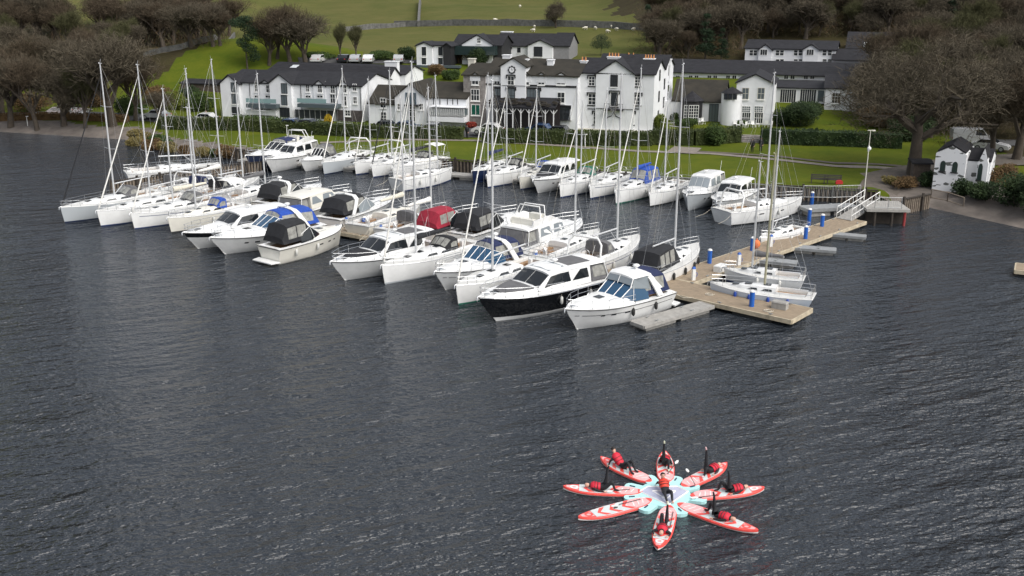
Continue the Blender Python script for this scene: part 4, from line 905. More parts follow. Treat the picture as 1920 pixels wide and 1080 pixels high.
for px in (503, 600): f.win(px, 181, .9, .3, -.12, mul=(1, 0), sill=False)
f.win(624, 167, .62, 1.1, 0); f.win(624, 184, .7, 1.4, 0); f.win(646, 189, .62, 1.4, -.12); f.win(665, 164, .5, .9, 0); f.win(666, 188, .5, .9, 0)
for xa, xb in ((461, 518), (557, 612)):
    f.slab(xa, 184, xb, 194, -1.9, .04, teal, 'balcony_glass'); f.slab(xa, 194.3, xb+(18 if xa > 500 else 0), 204, -1.85, 0, mk('slate_blue_fascia', (.07, .09, .10), .5), 'balcony_fascia', 1.83)
f.slab(460, 205, 518, 217, -1.0, 0, rend, 'terrace_wall', .95)
f.win(442, 208, 1.15, 1.05, -.7, blk, pane, (2, 0), sill=False, name='door'); f.win(534, 211, 1.5, 1.3, -.7, blk, pane, (2, 0), sill=False, name='door')
f.slab(553, 205, 625, 224, -.2, 0, mk('smoked_glazing', (.06, .065, .07), .15, spec=.6), 'glazed_front', .17)
for px in (560, 570, 580, 590, 600, 612): f.slab(px, 205, px+.9, 224, -.4, 0, rend, 'pier', .17)
f.slab(630, 206, 679, 228, -.25, 0, dkst, 'stone_base', .22); f.win(652, 212, .75, .75, -.25)
mb = MB(); [mb.box(X(p)-.03, X(p)+.03, -.1, -.02, -1, ze) for p in (471, 566, 633, 677)]; mb.build('downpipe', blk, f.root)

# --- B: low cottage wing with conservatory
f = Fac('cottage_wing', 'low white wing with central gable, blue balcony door and long conservatory', 745, 234)
X = lambda px, py=210, off=0: px_s(f, px, py, off)
f.block(X(691), X(746), .3, 8, zz(f, 715, 195, .3), zz(f, 715, 161, 4.2), 'x', rm=slate2)
f.block(X(742.5), X(801.5), -.3, 8, zz(f, 770, 184, -.3), zz(f, 770, 158, -.3), 'y', rm=slate2)
f.block(X(800), X(872), .5, 8.3, zz(f, 830, 184, .5), zz(f, 830, 155, 4.4), 'x', rm=slate2)
for px, py, w, h in ((718.5, 193, .8, 1.3), (719.5, 219, .8, 1.3)): f.win(px, py, w, h, .3, wfr, pane, (1, 2))
f.win(770.5, 185.5, 1.5, 1.6, -.3, mk('slate_blue', (.06, .12, .17), .5), panel, (1, 1)); f.slab(758, 196, 784, 200, -.9, .1, blk, 'balcony', .6)
f.win(749, 200, .5, .8, -.3); f.win(790, 200, .5, .8, -.3); f.win(772, 214, 1.0, 2.0, -.3, wfr, pane, (1, 2), name='door', sill=False)
f.slab(802, 199.5, 871, 203, -1.3, .1, rend, 'conservatory_roof', 1.8); f.slab(803, 203, 870, 218, -1.2, 0, panel, 'conservatory_glass', 1.6)
mb = MB()
for i in range(19):
    x = X(803, 210, -1.2)+(X(870, 210, -1.2)-X(803, 210, -1.2))*i/18; mb.box(x-.045, x+.045, -1.27, -1.2, zz(f, 830, 218, -1.2), zz(f, 830, 203, -1.2))
mb.build('conservatory_mullions', wfr, f.root); f.slab(802, 218, 871, 230, -1.25, .05, rend, 'conservatory_wall', 1.7)
for px in (812, 824, 838, 848, 857): f.slab(px, 184, px+1.6, 196, .46, .02, blk, 'timber_post', .02)

# --- C: hotel, left range with clock gable and veranda
f = Fac('hotel_range', 'white hotel range with black clock gable, stone end and dark veranda', 1083, 244)
X = lambda px, py=200, off=0: px_s(f, px, py, off)
ze = zz(f, 1000, 142); zr = zz(f, 1000, 112, 5.0); z160 = zz(f, 1000, 160)
f.block(X(911), X(1083), 0, 10, ze, zr, 'x', rm=slate2); rC = f.roof
f.block(X(871), X(911), -.35, 9, zz(f, 890, 142, -.35), zz(f, 890, 120, 4.3), 'x', stone, slate2)
f.block(X(941), X(987), -.5, 5, zz(f, 960, 125, -.5), zz(f, 962, 110, -.5), 'y', rm=slate2)
for px, w in ((891, .9), (932, .75), (987, .75), (1015, .85), (1052, 1.1)):
    o_ = -.35 if px < 900 else 0; f.win(px, 151, w, 1.05, o_, wfr, pane, (1, 1)); a = X(px, 150, o_); f.block(a-.75, a+.75, o_-.06, 2.0, zz(f, px, 143, o_), zz(f, px, 137.5, o_), 'y', rm=slate2, over=.12, z0=ze-.9)
f.win(958, 151, .85, 1.15, -.5, wfr, pane, (1, 1), hood=True)
x, z = f.inv(960, 131, -.5); mb = MB(); q = [(x+(.60 if i % 2 == 0 else .48)*math.cos(i*math.pi/8), z+(.60 if i % 2 == 0 else .48)*math.sin(i*math.pi/8)) for i in range(16)]; mb.prism(q, 'y', -.62, -.48); ck = mb.build('clock_surround', blk, f.root)
mb = MB(); mb.prism([(x+.36*math.cos(i*math.pi/8), z+.36*math.sin(i*math.pi/8)) for i in range(16)], 'y', -.65, -.61); mb.build('clock_face', rend, ck)
mb = MB(); mb.box(x-.02, x+.02, -.68, -.66, z, z+.3); mb.box(x, x+.22, -.68, -.66, z-.02, z+.02); mb.build('clock_hands', blk, ck)
f.slab(911, 159.6, 1083, 161.2, 0, .08, blk, 'string_course'); f.slab(941, 159.6, 987, 161.4, -.5, .08, blk, 'string_course')
f.win(891, 178, 1.15, 1.5, -.35, wfr, pane, (2, 1)); f.win(933, 179, 1.0, 1.9, 0, blk, panel, (1, 1), hood=True); f.win(958.5, 179, 1.0, 1.9, -.5, blk, panel, (1, 1), hood=True)
f.win(1000, 180, 1.8, 1.9, 0, blk, panel, (3, 0), hood=True); f.win(1052, 183, .95, 1.35, 0, wfr, pane, (1, 1))
f.win(892, 206, 1.2, 1.4, -.35, wfr, mk('green_pane', (.01, .09, .06), .15), (1, 0)); f.win(1057, 212, 1.6, 1.7, -.3, blk, pane, (2, 1), hood=True)
f.slab(1045, 198, 1071, 226, -.27, .0, rend, 'bay', .25)
# veranda
a, b = X(914, 196, -3), X(1041, 196, -3); zt = zz(f, 1000, 194, -3); mb = MB(); mb.add([(a, -3.2, zt-.5), (b, -3.2, zt-.5), (b, 0, zt+.5), (a, 0, zt+.5), (a, -3.2, zt-.75), (b, -3.2, zt-.75), (b, 0, zt+.3), (a, 0, zt+.3)], [(0, 1, 2, 3), (7, 6, 5, 4), (0, 4, 5, 1), (1, 5, 6, 2), (0, 3, 7, 4)])
mb.build('veranda_roof', slate, f.root); MB().box(a, b, -.6, -.05, -.5, zt+.2).build('shaded_interior', mk('interior_shade', (.025, .02, .02), .4), f.root)  # near-black box: the veranda's shaded interior, its darkness put into the colour
mb = MB()
for i in range(9):
    x = lerp(a+.2, b-.2, i/8); mb.box(x-.06, x+.06, -3.1, -2.98, -.3, zt-.6); mb.tube([(x, -3.04, zt-1.4), (x+.5, -3.04, zt-.75)], .05, 0, 4); mb.tube([(x, -3.04, zt-1.4), (x-.5, -3.04, zt-.75)], .05, 0, 4)
mb.build('veranda_posts', wfr, f.root)
mb = MB(); random.seed(5)
for i in range(90): x = random.uniform(a, b); y = random.uniform(-3.3, -.4); z = zt+.5*(y+3.2)/3.2-.35+random.uniform(0, .25); s_ = random.uniform(.15, .35); mb.box(x-s_, x+s_, y-s_*.5, y+s_*.5, z, z+s_*.5)
mb.build('creeper_on_veranda', mk('dead_creeper', (.03, .025, .018), .95, var=.4, scale=3), f.root)
f.chimney(885, 111, 4.3, .95, 1.8, .8, 0, cream, parent=rC); f.chimney(951, 104, 5, 1.2, 1.2, .8, 0, parent=rC); f.chimney(985, 112, 3, .9, 1.6, .8, 0, parent=rC); f.chimney(1033, 113, 3.2, .9, 1.9, .8, 0, parent=rC)

# --- D: main three-storey hotel house
f = Fac('hotel_house', 'tall white three-storey hotel house with wide central gable and orange chimney pots', 1225, 247)
X = lambda px, py=200, off=0: px_s(f, px, py, off)
ze = zz(f, 1180, 139.5); zr = zz(f, 1180, 112, 4.4)
f.block(X(1082), X(1225), 0, 8.8, ze, zr, 'x'); rD = f.roof
f.block(X(1120, 200, 9), X(1225), 8.8, 17.4, ze, zr, 'x'); rD2 = f.roof
f.block(X(1117), X(1189), -.25, 4.5, zz(f, 1190, 141, -.25), zz(f, 1152, 115, -.25), 'y')
W_ = dict(fr=wfr, mul=(1, 2), hood=True)
f.win(1109.6, 152, .75, 1.15, 0, **W_); f.win(1196, 152.5, .75, 1.15, 0, **W_); f.win(1151.5, 151.5, .7, 1.3, -.25, blk, pane, (1, 1), ft=.16)
f.win(1110, 186, .95, 1.4, 0, **W_); f.win(1194.7, 186.5, .95, 1.4, 0, **W_); f.win(1119, 221.5, .85, 1.6, -.0, **W_); f.win(1183, 221.5, .85, 1.6, -.25 if False else 0, **W_)
f.win(1152, 186, 1.0, 1.9, -.25, wfr, pane, (0, 0), hood=True, name='balcony_door'); x, z = f.inv(1152, 199, -.25); mb = MB(); mb.box(x-1.3, x+1.3, -1.1, -.26, z-.55, z-.42)
for i in range(15): xx = x-1.25+i*2.5/14; mb.box(xx-.02, xx+.02, -1.08, -1.04, z-.42, z+.35)
mb.box(x-1.3, x+1.3, -1.1, -1.03, z+.35, z+.41); mb.build('balcony', blk, f.root)
f.slab(1102, 203, 1116.5, 205, 0, .1, blk, 'string_course'); f.slab(1189.5, 203, 1200, 205, 0, .1, blk, 'string_course'); f.slab(1117.5, 203, 1188.5, 205, -.25, .1, blk, 'string_course')
x, z = f.inv(1150.5, 219, -.25); mb = MB(); mb.tube([(x-1.0, -.3, z-.5), (x-.85, -.3, z-.1), (x-.3, -.3, z+.1), (x, -.3, z+.65), (x+.3, -.3, z+.1), (x+.85, -.3, z-.1), (x+1.0, -.3, z-.5)], .06, 0, 5); mb.build('ogee_moulding', blk, f.root)
f.slab(1072, 240.5, 1226, 249.5, -.8, 0, cream, 'plinth_terrace', .78)
f.chimney(1095, 115, 2.8, .95, 1.6, .8, 2, parent=rD); f.chimney(1151, 107.5, 4.4, 1.7, 1.4, .8, 4, parent=rD); f.chimney(1218, 111, 4.4, 1.5, 1.6, .8, 4, parent=rD); f.chimney(1253, 112, 13, .9, 1.6, .8, 1, parent=rD2); f.chimney(1183, 107, 13, 1.4, 1.6, .8, 2, parent=rD2)
x1 = X(1225)
for yy, z in ((4.4, 7.2), (4.4, 4.3), (4.4, 1.6), (13, 7.2), (13, 4.3), (9, 5.6), (9, 3)):
    mb = MB(); mb.box(x1, x1+.06, yy-.5, yy+.5, z-.75, z+.75); w_ = mb.build('side_window', blk, f.root); MB().box(x1+.06, x1+.08, yy-.4, yy+.4, z-.65, z+.65).build('pane', pane, w_)
mb = MB(); mb.box(x1, x1+2.2, 10.5, 16.5, -1, 3.0); mb.build('porch', rend, f.root)

# --- E: right range: low block, bay, turret, white gable house
f = Fac('garden_range', 'low white garden range with brown slate roof, conical bay roof and pointed turret', 1350, 234)
X = lambda px, py=210, off=0: px_s(f, px, py, off)
f.block(X(1262, 200, 2), X(1352), 2.0, 10.5, zz(f, 1300, 190, 2), zz(f, 1300, 151, 6.2), 'x', rm=slate2)
x, z = f.inv(1296, 189, .6); f.cone(x, 1.4, 1.55, zz(f, 1296, 190, 0), zz(f, 1296, 170, 1.4), 8, blk)
for i, px in enumerate((1287, 1296, 1305)): f.win(px, 212, .6, 2.1, -.15 if i == 1 else .05, wfr, pane, (1, 4), sill=False)
f.win(1338, 212, 1.2, 2.5, 2.0, blk, panel, (2, 0), sill=False); f.win(1270, 205, .5, 1.0, 2.0)
x, z = f.inv(1370, 200, 0); f.cone(x, .9, 1.45, zz(f, 1370, 175, 0), zz(f, 1370, 162, .9), 8)
for px in (1361, 1369, 1378): f.win(px, 181, .42, .7, -.56, blk, pane, (0, 0), sill=False)
f = Fac('gable_house', 'white gable-fronted house with two tall sash windows over two glazed garden doors', 1447, 235)
X = lambda px, py=210, off=0: px_s(f, px, py, off)
f.block(X(1378), X(1447), 0, 9, zz(f, 1447, 158), zz(f, 1413, 140.5), 'y'); rE = f.roof
f.win(1397.5, 175.5, .85, 1.5, 0, cream, panel, (1, 1)); f.win(1427, 175.5, .85, 1.5, 0, cream, panel, (1, 1))
for px in (1399, 1422.5): f.win(px, 205, 1.1, .8, 0, wfr, panel, (3, 2), sill=False); f.win(px, 221, 1.1, 1.45, 0, wfr, pane, (3, 1), sill=False, name='garden_door', ft=.1)

# --- F: long rear block; G: link with glazing; G2: lodge end with roundel
f = Fac('rear_block', 'very long low white block with dark roof behind the garden range', 1440, 170, O=T(1440, 226)+Vector((.29, .956, 0))*22)
X = lambda px, py=145, off=0: px_s(f, px, py, off)
f.block(X(1258), X(1628), 0, 11, zz(f, 1440, 139.5), zz(f, 1440, 116, 5.5), 'x', over=.5)
for px in (1271, 1295, 1306, 1330, 1341, 1365, 1377, 1474, 1486, 1511, 1523): f.win(px, 144.8, .6, .55, 0, wfr, pane, (1, 0), sill=False)
f.block(X(1628), X(1650), 2, 8, zz(f, 1640, 135), zz(f, 1640, 128), 'x')
f = Fac('glazed_link', 'glazed link building with white mullions and slate lean-to roof', 1546, 205, O=T(1500, 226)+Vector((.29, .956, 0))*9)
X = lambda px, py=180, off=0: px_s(f, px, py, off)
f.block(X(1449), X(1546), 0, 6, zz(f, 1500, 166.5), zz(f, 1500, 153, 6), 's')
for xa, xb in ((1463, 1492), (1500, 1530)): f.win((xa+xb)/2, 180, 2.25, 1.9, 0, wfr, pane, (6, 0), sill=False)
f.win(1539, 180, .9, 1.7, 0, wfr, panel, (0, 0), sill=False)
f = Fac('garden_lodge', 'white lodge with small roundel gable half hidden by the bare tree', 1560, 206)
X = lambda px, py=190, off=0: px_s(f, px, py, off)
f.block(X(1546), X(1640), 0, 8.5, zz(f, 1590, 167), zz(f, 1590, 142, 4.2), 'x', rm=slate); f.block(X(1581), X(1608), -.35, 4, zz(f, 1595, 170, -.35), zz(f, 1595, 161, -.35), 'y')
f.win(1568, 184, 1.15, 1.4, 0, wfr, pane, (2, 2)); f.win(1622, 184, 1.3, 1.4, 0, blk, pane, (2, 0)); x, z = f.inv(1594.5, 172, -.35)
mb = MB(); mb.tube([(x+.42*math.cos(i*math.pi/8), -.38, z+.42*math.sin(i*math.pi/8)) for i in range(17)], .09, 0, 5, False); mb.build('roundel', blk, f.root)

# --- H: modern annexe uphill
f = Fac('annexe', 'modern white annexe with dark glass link and white gable triangle on the hillside', 855, 126, ang=14, O=T(855, 127))
X = lambda px, py=100, off=0: px_s(f, px, py, off)
f.block(X(783), X(838), 0, 8, zz(f, 810, 86), zz(f, 810, 79, 4), 'x'); f.block(X(783), X(812), -.6, 4, zz(f, 800, 87, -.6), zz(f, 798, 80.5, -.6), 'y'); f.block(X(832), X(846), -.4, 4, zz(f, 838, 87, -.4), zz(f, 839, 82, -.4), 'y', blk)
f.block(X(838), X(930), 4, 12, zz(f, 880, 85, 4), zz(f, 880, 66, 8), 'x', blk); f.block(X(866, 80, 3.5), X(923, 80, 3.5), 3.5, 8, zz(f, 895, 84, 3.5), zz(f, 895, 66.5, 3.5), 'y', over=.2)
f.win(898, 76, .6, .8, 3.5); f.slab(846, 86, 928, 104, 2.0, 0, mk('dark_green_glazing', (.02, .035, .035), .12, spec=.7), 'glass_link', 1.9)
for px in (795, 826): f.win(px, 97, .85, 1.7, -.6 if px < 800 else 0, wfr, pane, (0, 0)); f.win(px, 113, .85, 1.5, -.6 if px < 800 else 0, wfr, pane, (0, 0))
f.slab(780, 122, 862, 128, -1.2, 0, mk('slate_blue_fascia', (.07, .09, .10), .5), 'terrace_deck', 1.1)
f = Fac('annexe_house', 'modern white house with grey clad end, beside the annexe on the hillside', 1000, 112, ang=14, O=T(1000, 113))
X = lambda px, py=100, off=0: px_s(f, px, py, off)
f.block(X(929), X(1037), 0, 9, zz(f, 980, 87), zz(f, 980, 64, 4.5), 'x'); rH = f.roof; f.block(X(1037), X(1066), .4, 9.2, zz(f, 1050, 87), zz(f, 1050, 63, 4.8), 'x', glad)
f.block(X(991), X(1037), -.7, 5, zz(f, 1036, 87, -.7), zz(f, 1011, 76, -.7), 'y'); f.block(X(930), X(958), -.4, 5, zz(f, 956, 90, -.4), zz(f, 944, 81, -.4), 'y', glad)
f.win(1009, 97, 1.5, 1.7, -.7, blk, pane, (1, 0)); f.win(973, 94, .5, .8, 0, blk); f.win(951, 96, 1.2, 1.8, -.4, blk, panel, (1, 0)); f.chimney(951, 60, 6, 2.2, 1.2, 1, 0, parent=rH)
# --- I, J: upper right
f = Fac('upper_terrace', 'white upper terrace with two gables and paired windows among the woods', 1565, 116, ang=20, O=T(1500, 121))
X = lambda px, py=100, off=0: px_s(f, px, py, off)
f.block(X(1397), X(1567), 0, 10, zz(f, 1480, 93), zz(f, 1480, 77, 5), 'x')
for xa, xb in ((1423, 1447), (1506, 1535)): f.block(X(xa), X(xb), -.5, 5, zz(f, xb, 94, -.5), zz(f, (xa+xb)/2, 84.5, -.5), 'y')
for px in (1409, 1416, 1458, 1466, 1492, 1501, 1546, 1556): f.win(px, 99, .6, .85, 0, wfr, pane, (0, 1), sill=False)
for px in (1458, 1466, 1492, 1501, 1546, 1556): f.win(px, 114.5, .6, .6, 0, wfr, pane, (0, 1), sill=False)
for px in (1432, 1519): f.win(px, 98, 1.1, .9, -.5, wfr, pane, (2, 0), sill=False)
f = Fac('upper_lodge', 'dark-roofed lodge at the top right edge of the buildings, mostly roof', 1640, 108, ang=20, O=T(1640, 110))
X = lambda px, py=90, off=0: px_s(f, px, py, off)
f.block(X(1592), X(1690), 0, 9, zz(f, 1640, 90), zz(f, 1640, 62, 5), 'x', over=.6); f.block(X(1570), X(1650, 110, -6), -6.5, -.5, zz(f, 1620, 112, -6), zz(f, 1620, 94, -3), 'x', over=.5)
for i in range(6): f.win(1625+i*10, 86, .6, .6, 0, wfr, pane, (0, 0), sill=False) if False else None
f.slab(1620, 80, 1688, 89, -1.6, 0, rend, 'dormer', 1.5)
for i in range(6): f.win(1626+i*10, 84.5, .6, .6, -1.6, wfr, pane, (0, 0), sill=False)
# --- K: whitewashed stone boathouse chapel
wst = bpy.data.materials.new('whitewashed_stone'); wst.use_nodes = True; n_ = wst.node_tree; p_ = n_.nodes['Principled BSDF']; p_.inputs['Roughness'].default_value = .85
tc_ = n_.nodes.new('ShaderNodeTexCoord'); mp_ = n_.nodes.new('ShaderNodeMapping'); mp_.inputs['Scale'].default_value = (1, 1, 2.6); vo = n_.nodes.new('ShaderNodeTexVoronoi'); vo.inputs['Scale'].default_value = 1.7
cr_ = n_.nodes.new('ShaderNodeValToRGB'); cr_.color_ramp.interpolation = 'CONSTANT'; e_ = cr_.color_ramp.elements; e_[0].position = 0; e_[0].color = (.10, .105, .10, 1); e_[1].position = .08; e_[1].color = (.68, .69, .70, 1)
sx_ = n_.nodes.new('ShaderNodeSeparateColor')
n_.links.new(tc_.outputs['Object'], mp_.inputs[0]); n_.links.new(mp_.outputs[0], vo.inputs['Vector']); n_.links.new(vo.outputs['Color'], sx_.inputs[0]); n_.links.new(sx_.outputs[0], cr_.inputs[0]); n_.links.new(cr_.outputs[0], p_.inputs['Base Color'])
f = Fac('boathouse', 'small whitewashed stone boathouse with arched windows and slate roof above the shingle', 1808, 351, ang=30, O=P(1808, 351, 1.6))
X = lambda px, py=330, off=0: px_s(f, px, py, off)
f.block(X(1750), X(1808), 0, 6.2, zz(f, 1808, 291), zz(f, 1782, 274), 'y', wst, over=-.12)
f.block(X(1806), X(1852), 1.5, 6.5, zz(f, 1830, 303, 1.5), zz(f, 1830, 280, 4), 'x', wst, over=.05)
f.block(X(1829), X(1849), .6, 4, zz(f, 1829, 305, .6), zz(f, 1844, 279, .6), 'y', wst, over=-.12)
def arch_win(f, px, py, w, h, off):
    x, z = f.inv(px, py, off); q = [(x-w/2, z-h/2), (x+w/2, z-h/2), (x+w/2, z+h*.2)]+[(x+w/2*math.cos(t), z+h*.2+h*.3*math.sin(t)) for t in (.5, 1.05, 1.57, 2.09, 2.64)]+[(x-w/2, z+h*.2)]
    mb = MB(); mb.prism(q, 'y', off-.04, off+.02); w_ = mb.build('arched_window', mk('green_black', (.02, .035, .03), .3), f.root)
    mb = MB(); mb.box(x-w/2-.1, x+w/2+.1, off-.14, off, z-h/2-.1, z-h/2-.01); mb.build('sill', blk, w_)
arch_win(f, 1768, 311, .5, 1.05, 0); arch_win(f, 1790.5, 313, .5, 1.05, 0); arch_win(f, 1837.5, 322, .42, 1.7, .6)
# --- lakeside shed far left, garden shed
f = Fac('shed', 'small grey-roofed shed among the trees at the far left', 110, 217, ang=10, O=T(110, 217))
f.block(px_s(f, 88, 210), px_s(f, 142, 210), 0, 4, zz(f, 110, 212), zz(f, 110, 203, 2), 'x', rend, mk('grey_sheet_roof', (.28, .25, .25), .6))
f = Fac('garden_terrace', 'long low timber terrace building left of the terrace wing', 400, 200, ang=17, O=T(395, 172))
f.block(px_s(f, 340, 165), px_s(f, 422, 165), 0, 5, zz(f, 380, 158), zz(f, 380, 150, 2.5), 'x', mk('brown_boards', (.09, .07, .055), .9, var=.3), slate)
f = Fac('gate_hut', 'small brown timber hut left of the whitewashed boathouse', 1715, 328, ang=12, O=P(1738, 330, 1.8))
f.block(px_s(f, 1713, 320), px_s(f, 1744, 320), 0, 2.6, zz(f, 1730, 308), zz(f, 1730, 302, 1.3), 'x', mk('brown_boards', (.09, .07, .055)), slate)
# ------------------------------------------------------------ trees, hedges, bushes, reeds
bark = mk('bark', (.060, .048, .036), .95, var=.3, scale=2, bump=.02)
twig = mk('bare_twigs', (.090, .077, .056), .95, var=.25, scale=1.5, spec=.1); twig2 = mk('bare_twigs_warm', (.084, .066, .046), .95, var=.25, scale=1.5, spec=.1)
twig3 = mk('bare_twigs_olive', (.080, .080, .040), .95, var=.25, scale=1.5, spec=.1)
def leafm(n, c, c2): return mk(n, c, .7, c2=c2, scale=.9, spec=.2)
conif = leafm('conifer_needles', (.008, .018, .008), (.020, .040, .016)); shrubm = leafm('shrub_leaves', (.018, .035, .008), (.05, .08, .018)); hedgem = leafm('hedge_leaves', (.020, .030, .008), (.045, .058, .016))
reedm = leafm('dry_reeds', (.10, .085, .03), (.19, .15, .055)); limem = leafm('spring_leaves', (.05, .075, .008), (.12, .14, .02)); brack = leafm('bracken', (.07, .045, .02), (.13, .08, .035)); redl = leafm('red_shrub', (.14, .02, .015), (.28, .05, .03)); ivym = leafm('ivy', (.010, .022, .008), (.03, .05, .014))
def bare_tree_meshes(seed, H, spread=.5, trunkh=.28, levels=5, kids=4, tw=.035, mt=None, upright=.5, twn=4):
    rng = random.Random(seed); tb = MB(); cb = MB()
    def grow(p, d, L, r, lv):
        n = 3 if lv < 2 else 2; q = [p]; dd = d.copy()
        for i in range(n):
            dd = (dd+Vector((rng.uniform(-1, 1), rng.uniform(-1, 1), rng.uniform(-.4, .9)))*(.10+.02*lv)).normalized(); q.append(q[-1]+dd*(L/n))
        (tb if lv < 3 else cb).tube(q, [r*(1-.5*i/n) for i in range(n+1)], 0, 6 if lv == 0 else 4 if lv < 3 else 3, False)
        if lv >= levels:
            for k in range(twn):
                b = q[-1] if k % 2 else q[1]; t = (dd+Vector((rng.uniform(-1, 1), rng.uniform(-1, 1), rng.uniform(-.7, .9)))).normalized()*L*rng.uniform(.6, 1.3); w = Vector((rng.uniform(-1, 1), rng.uniform(-1, 1), rng.uniform(-1, 1))).cross(t).normalized()*tw
                cb.add([b-w, b+w, b+t], [(0, 1, 2)]); m = b+t*.4; t2 = (t.normalized()+Vector((rng.uniform(-1, 1), rng.uniform(-1, 1), rng.uniform(-1, 1)))).normalized()*L*.6; cb.add([m-w*.7, m+w*.7, m+t2], [(0, 1, 2)])
            return
        K = kids+(1 if lv == 0 else 0)+(rng.random() < .4)
        for k in range(K):
            a = 2*math.pi*(k+rng.random()*.6)/K; ti = rng.uniform(.35, 1) if lv else rng.uniform(.5, 1); i = min(n-1, int(ti*n)); b = q[i].lerp(q[i+1], ti*n-i)
            ax = dd.orthogonal().normalized(); ax.rotate(Matrix.Rotation(a, 3, dd)); up = Vector((0, 0, upright*(1-.12*lv)))
            nd = (dd*rng.uniform(.35, .8)+ax*spread*rng.uniform(1.2, 2.0)+up).normalized(); grow(b, nd, L*rng.uniform(.58, .80)*(1 if lv else 1.0), r*.52, lv+1)
    grow(Vector((0, 0, -.4)), Vector((0, 0, 1)), H*trunkh+.4, H*.021, 0)
    zt = max(v[2] for v in cb.v); k = H/zt
    for b in (tb, cb): b.v = [(x*k, y*k, z*k if z > 0 else z) for x, y, z in b.v]
    return tb.mesh('trunk', bark), cb.mesh('crown', mt or twig)
def leaf_cloud(rng, pts_r, n, size, flat=.0):
    """n small leaf quads scattered near the surface and inside of ellipsoid clumps [(cx,cy,cz,rx,ry,rz)]"""
    mb = MB(); tot = sum(c[3]*c[4] for c in pts_r)
    for c in pts_r:
        for _ in range(int(n*c[3]*c[4]/tot)):
            v = Vector((rng.gauss(0, 1), rng.gauss(0, 1), rng.gauss(0, 1))).normalized()*(rng.random()**.35); p = Vector((c[0]+v.x*c[3], c[1]+v.y*c[4], c[2]+v.z*c[5]))
            if p.z < .02: p.z = rng.uniform(.02, .15)
            a = Vector((rng.uniform(-1, 1), rng.uniform(-1, 1), rng.uniform(-1, 1))).normalized(); b = a.orthogonal().normalized(); s = size*rng.uniform(.6, 1.3); a = a*s; b = b*s*.7
            mb.add([p-a, p-b*.8, p+a, p+b*.8], [(0, 1, 2, 3)])
    return mb
BARE = [bare_tree_meshes(s, 14, sp, th_, 5, 4, .015, [twig, twig2, twig, twig3, twig2][i], up, 3) for i, (s, sp, th_, up) in enumerate(((1, .50, .16, .6), (2, .42, .22, .8), (3, .55, .14, .5), (4, .36, .24, .95), (5, .46, .18, .7)))]
BIG = bare_tree_meshes(11, 14, .66, .17, 6, 3, .009, twig, .35, 4)
def conifer_meshes(seed, H=14, rad=.2, cone=True):
    rng = random.Random(seed); t = MB().tube([(0, 0, -.4), (0, 0, H*.9)], H*.018, 0, 6, True, H*.004).mesh('trunk', bark); cl = []
    for i in range(26):
        f = rng.uniform(.12, 1); a = rng.uniform(0, 6.28); rr = H*rad*(1-f*.9 if cone else math.sin(math.pi*min(1, f+.12))*.9); d = rr*rng.uniform(.2, .75); q = H*.06+rr*.35; cl.append((d*math.cos(a), d*math.sin(a), H*f*.95, q, q, q*.6))
    return t, leaf_cloud(rng, cl, 4200, .17).mesh('crown', conif)
CON = [conifer_meshes(21), conifer_meshes(22, 14, .16), conifer_meshes(23, 14, .42, False)]
def tree(kind, p, H, label, group, rz=0, sq=1.0, cat='tree', name='bare_tree'):
    tm, cm = kind; r = empty(name, p, rz, label, cat, group); k = H/14; r.scale = (k*sq, k*sq, k)
    for n, m in (('trunk', tm), ('crown', cm)): o = bpy.data.objects.new(n, m); col.objects.link(o); o.parent = r
    return r
rng = random.Random(77)
def treepx(kind, px, py, hpx, label, group=None, sq=1.0, cat='tree', name='bare_tree'):
    p = T(px, py); return tree(kind, p, hpx*mpp(p.length)/1.0, label, group, rng.uniform(0, 6.28), sq, cat, name)
# individual trees that can be told apart
treepx(BIG, 1712, 328, 265, 'huge spreading bare tree beside the track and the whitewashed boathouse', sq=1.12)
treepx(BARE[0], 212, 236, 172, 'tall bare tree with wide crown on the left shore, behind the leftmost masts', sq=1.1)
p_ = T(464, 131); tree((CON[2][0], leaf_cloud(random.Random(8), [(-1.5, 0, 12, 2.6, 2.6, 1.3), (1, .5, 11, 2.6, 2.4, 1.6), (.4, 0, 13, 2.2, 2, .9), (1.6, 0, 8.6, 2.2, 2, 1.3), (-.6, 0, 7, 2.0, 2, 1.3), (1.0, 0, 5.6, 2.2, 2, 1.2), (1.8, .3, 3.6, 2.0, 1.8, 1.6), (2.4, 0, 10, 1.6, 1.6, 1.2)], 6500, .17).mesh('crown', conif)), p_, 94*mpp(p_.length), 'dark leaning pine at the left end of the terrace wing roof', None, 0, 1.0, name='pine_tree')
treepx(BARE[1], 545, 122, 112, 'dense bare tree directly behind the terrace wing roof', sq=1.2); treepx(BARE[4], 505, 122, 96, 'bare tree right of the dark pine', sq=1.05)
treepx(BARE[0], 575, 124, 100, 'hazy bare tree at the right of the clump behind the terrace wing roof', sq=1.2); treepx(BARE[3], 520, 110, 90, 'hazy bare tree at the back of the clump behind the terrace wing roof', sq=1.2)
treepx(BARE[3], 638, 114, 72, 'slender bare tree above the skylit roof', sq=.8); treepx(BARE[3], 668, 112, 66, 'slender bare tree with pale trunk above the parked cars', sq=.9)
treepx(BARE[2], 1042, 52, 56, 'lone bare tree on the drystone wall in the hill field', sq=.9)
p_ = T(1127, 104); tm, cm = CON[2]; r_ = tree((tm, leaf_cloud(random.Random(5), [(0, 0, 8.4, 6.6, 6.6, 4.6), (3, 1, 6.5, 4.3, 4, 2.6), (-3.2, -1, 6.6, 4.3, 4, 2.6), (0, 0, 11, 4, 4, 2.6)], 5200, .2).mesh('crown', conif)), p_, 40*mpp(p_.length), 'round dark evergreen standing alone behind the hotel roof', None, 0, 1.0, name='evergreen_tree')
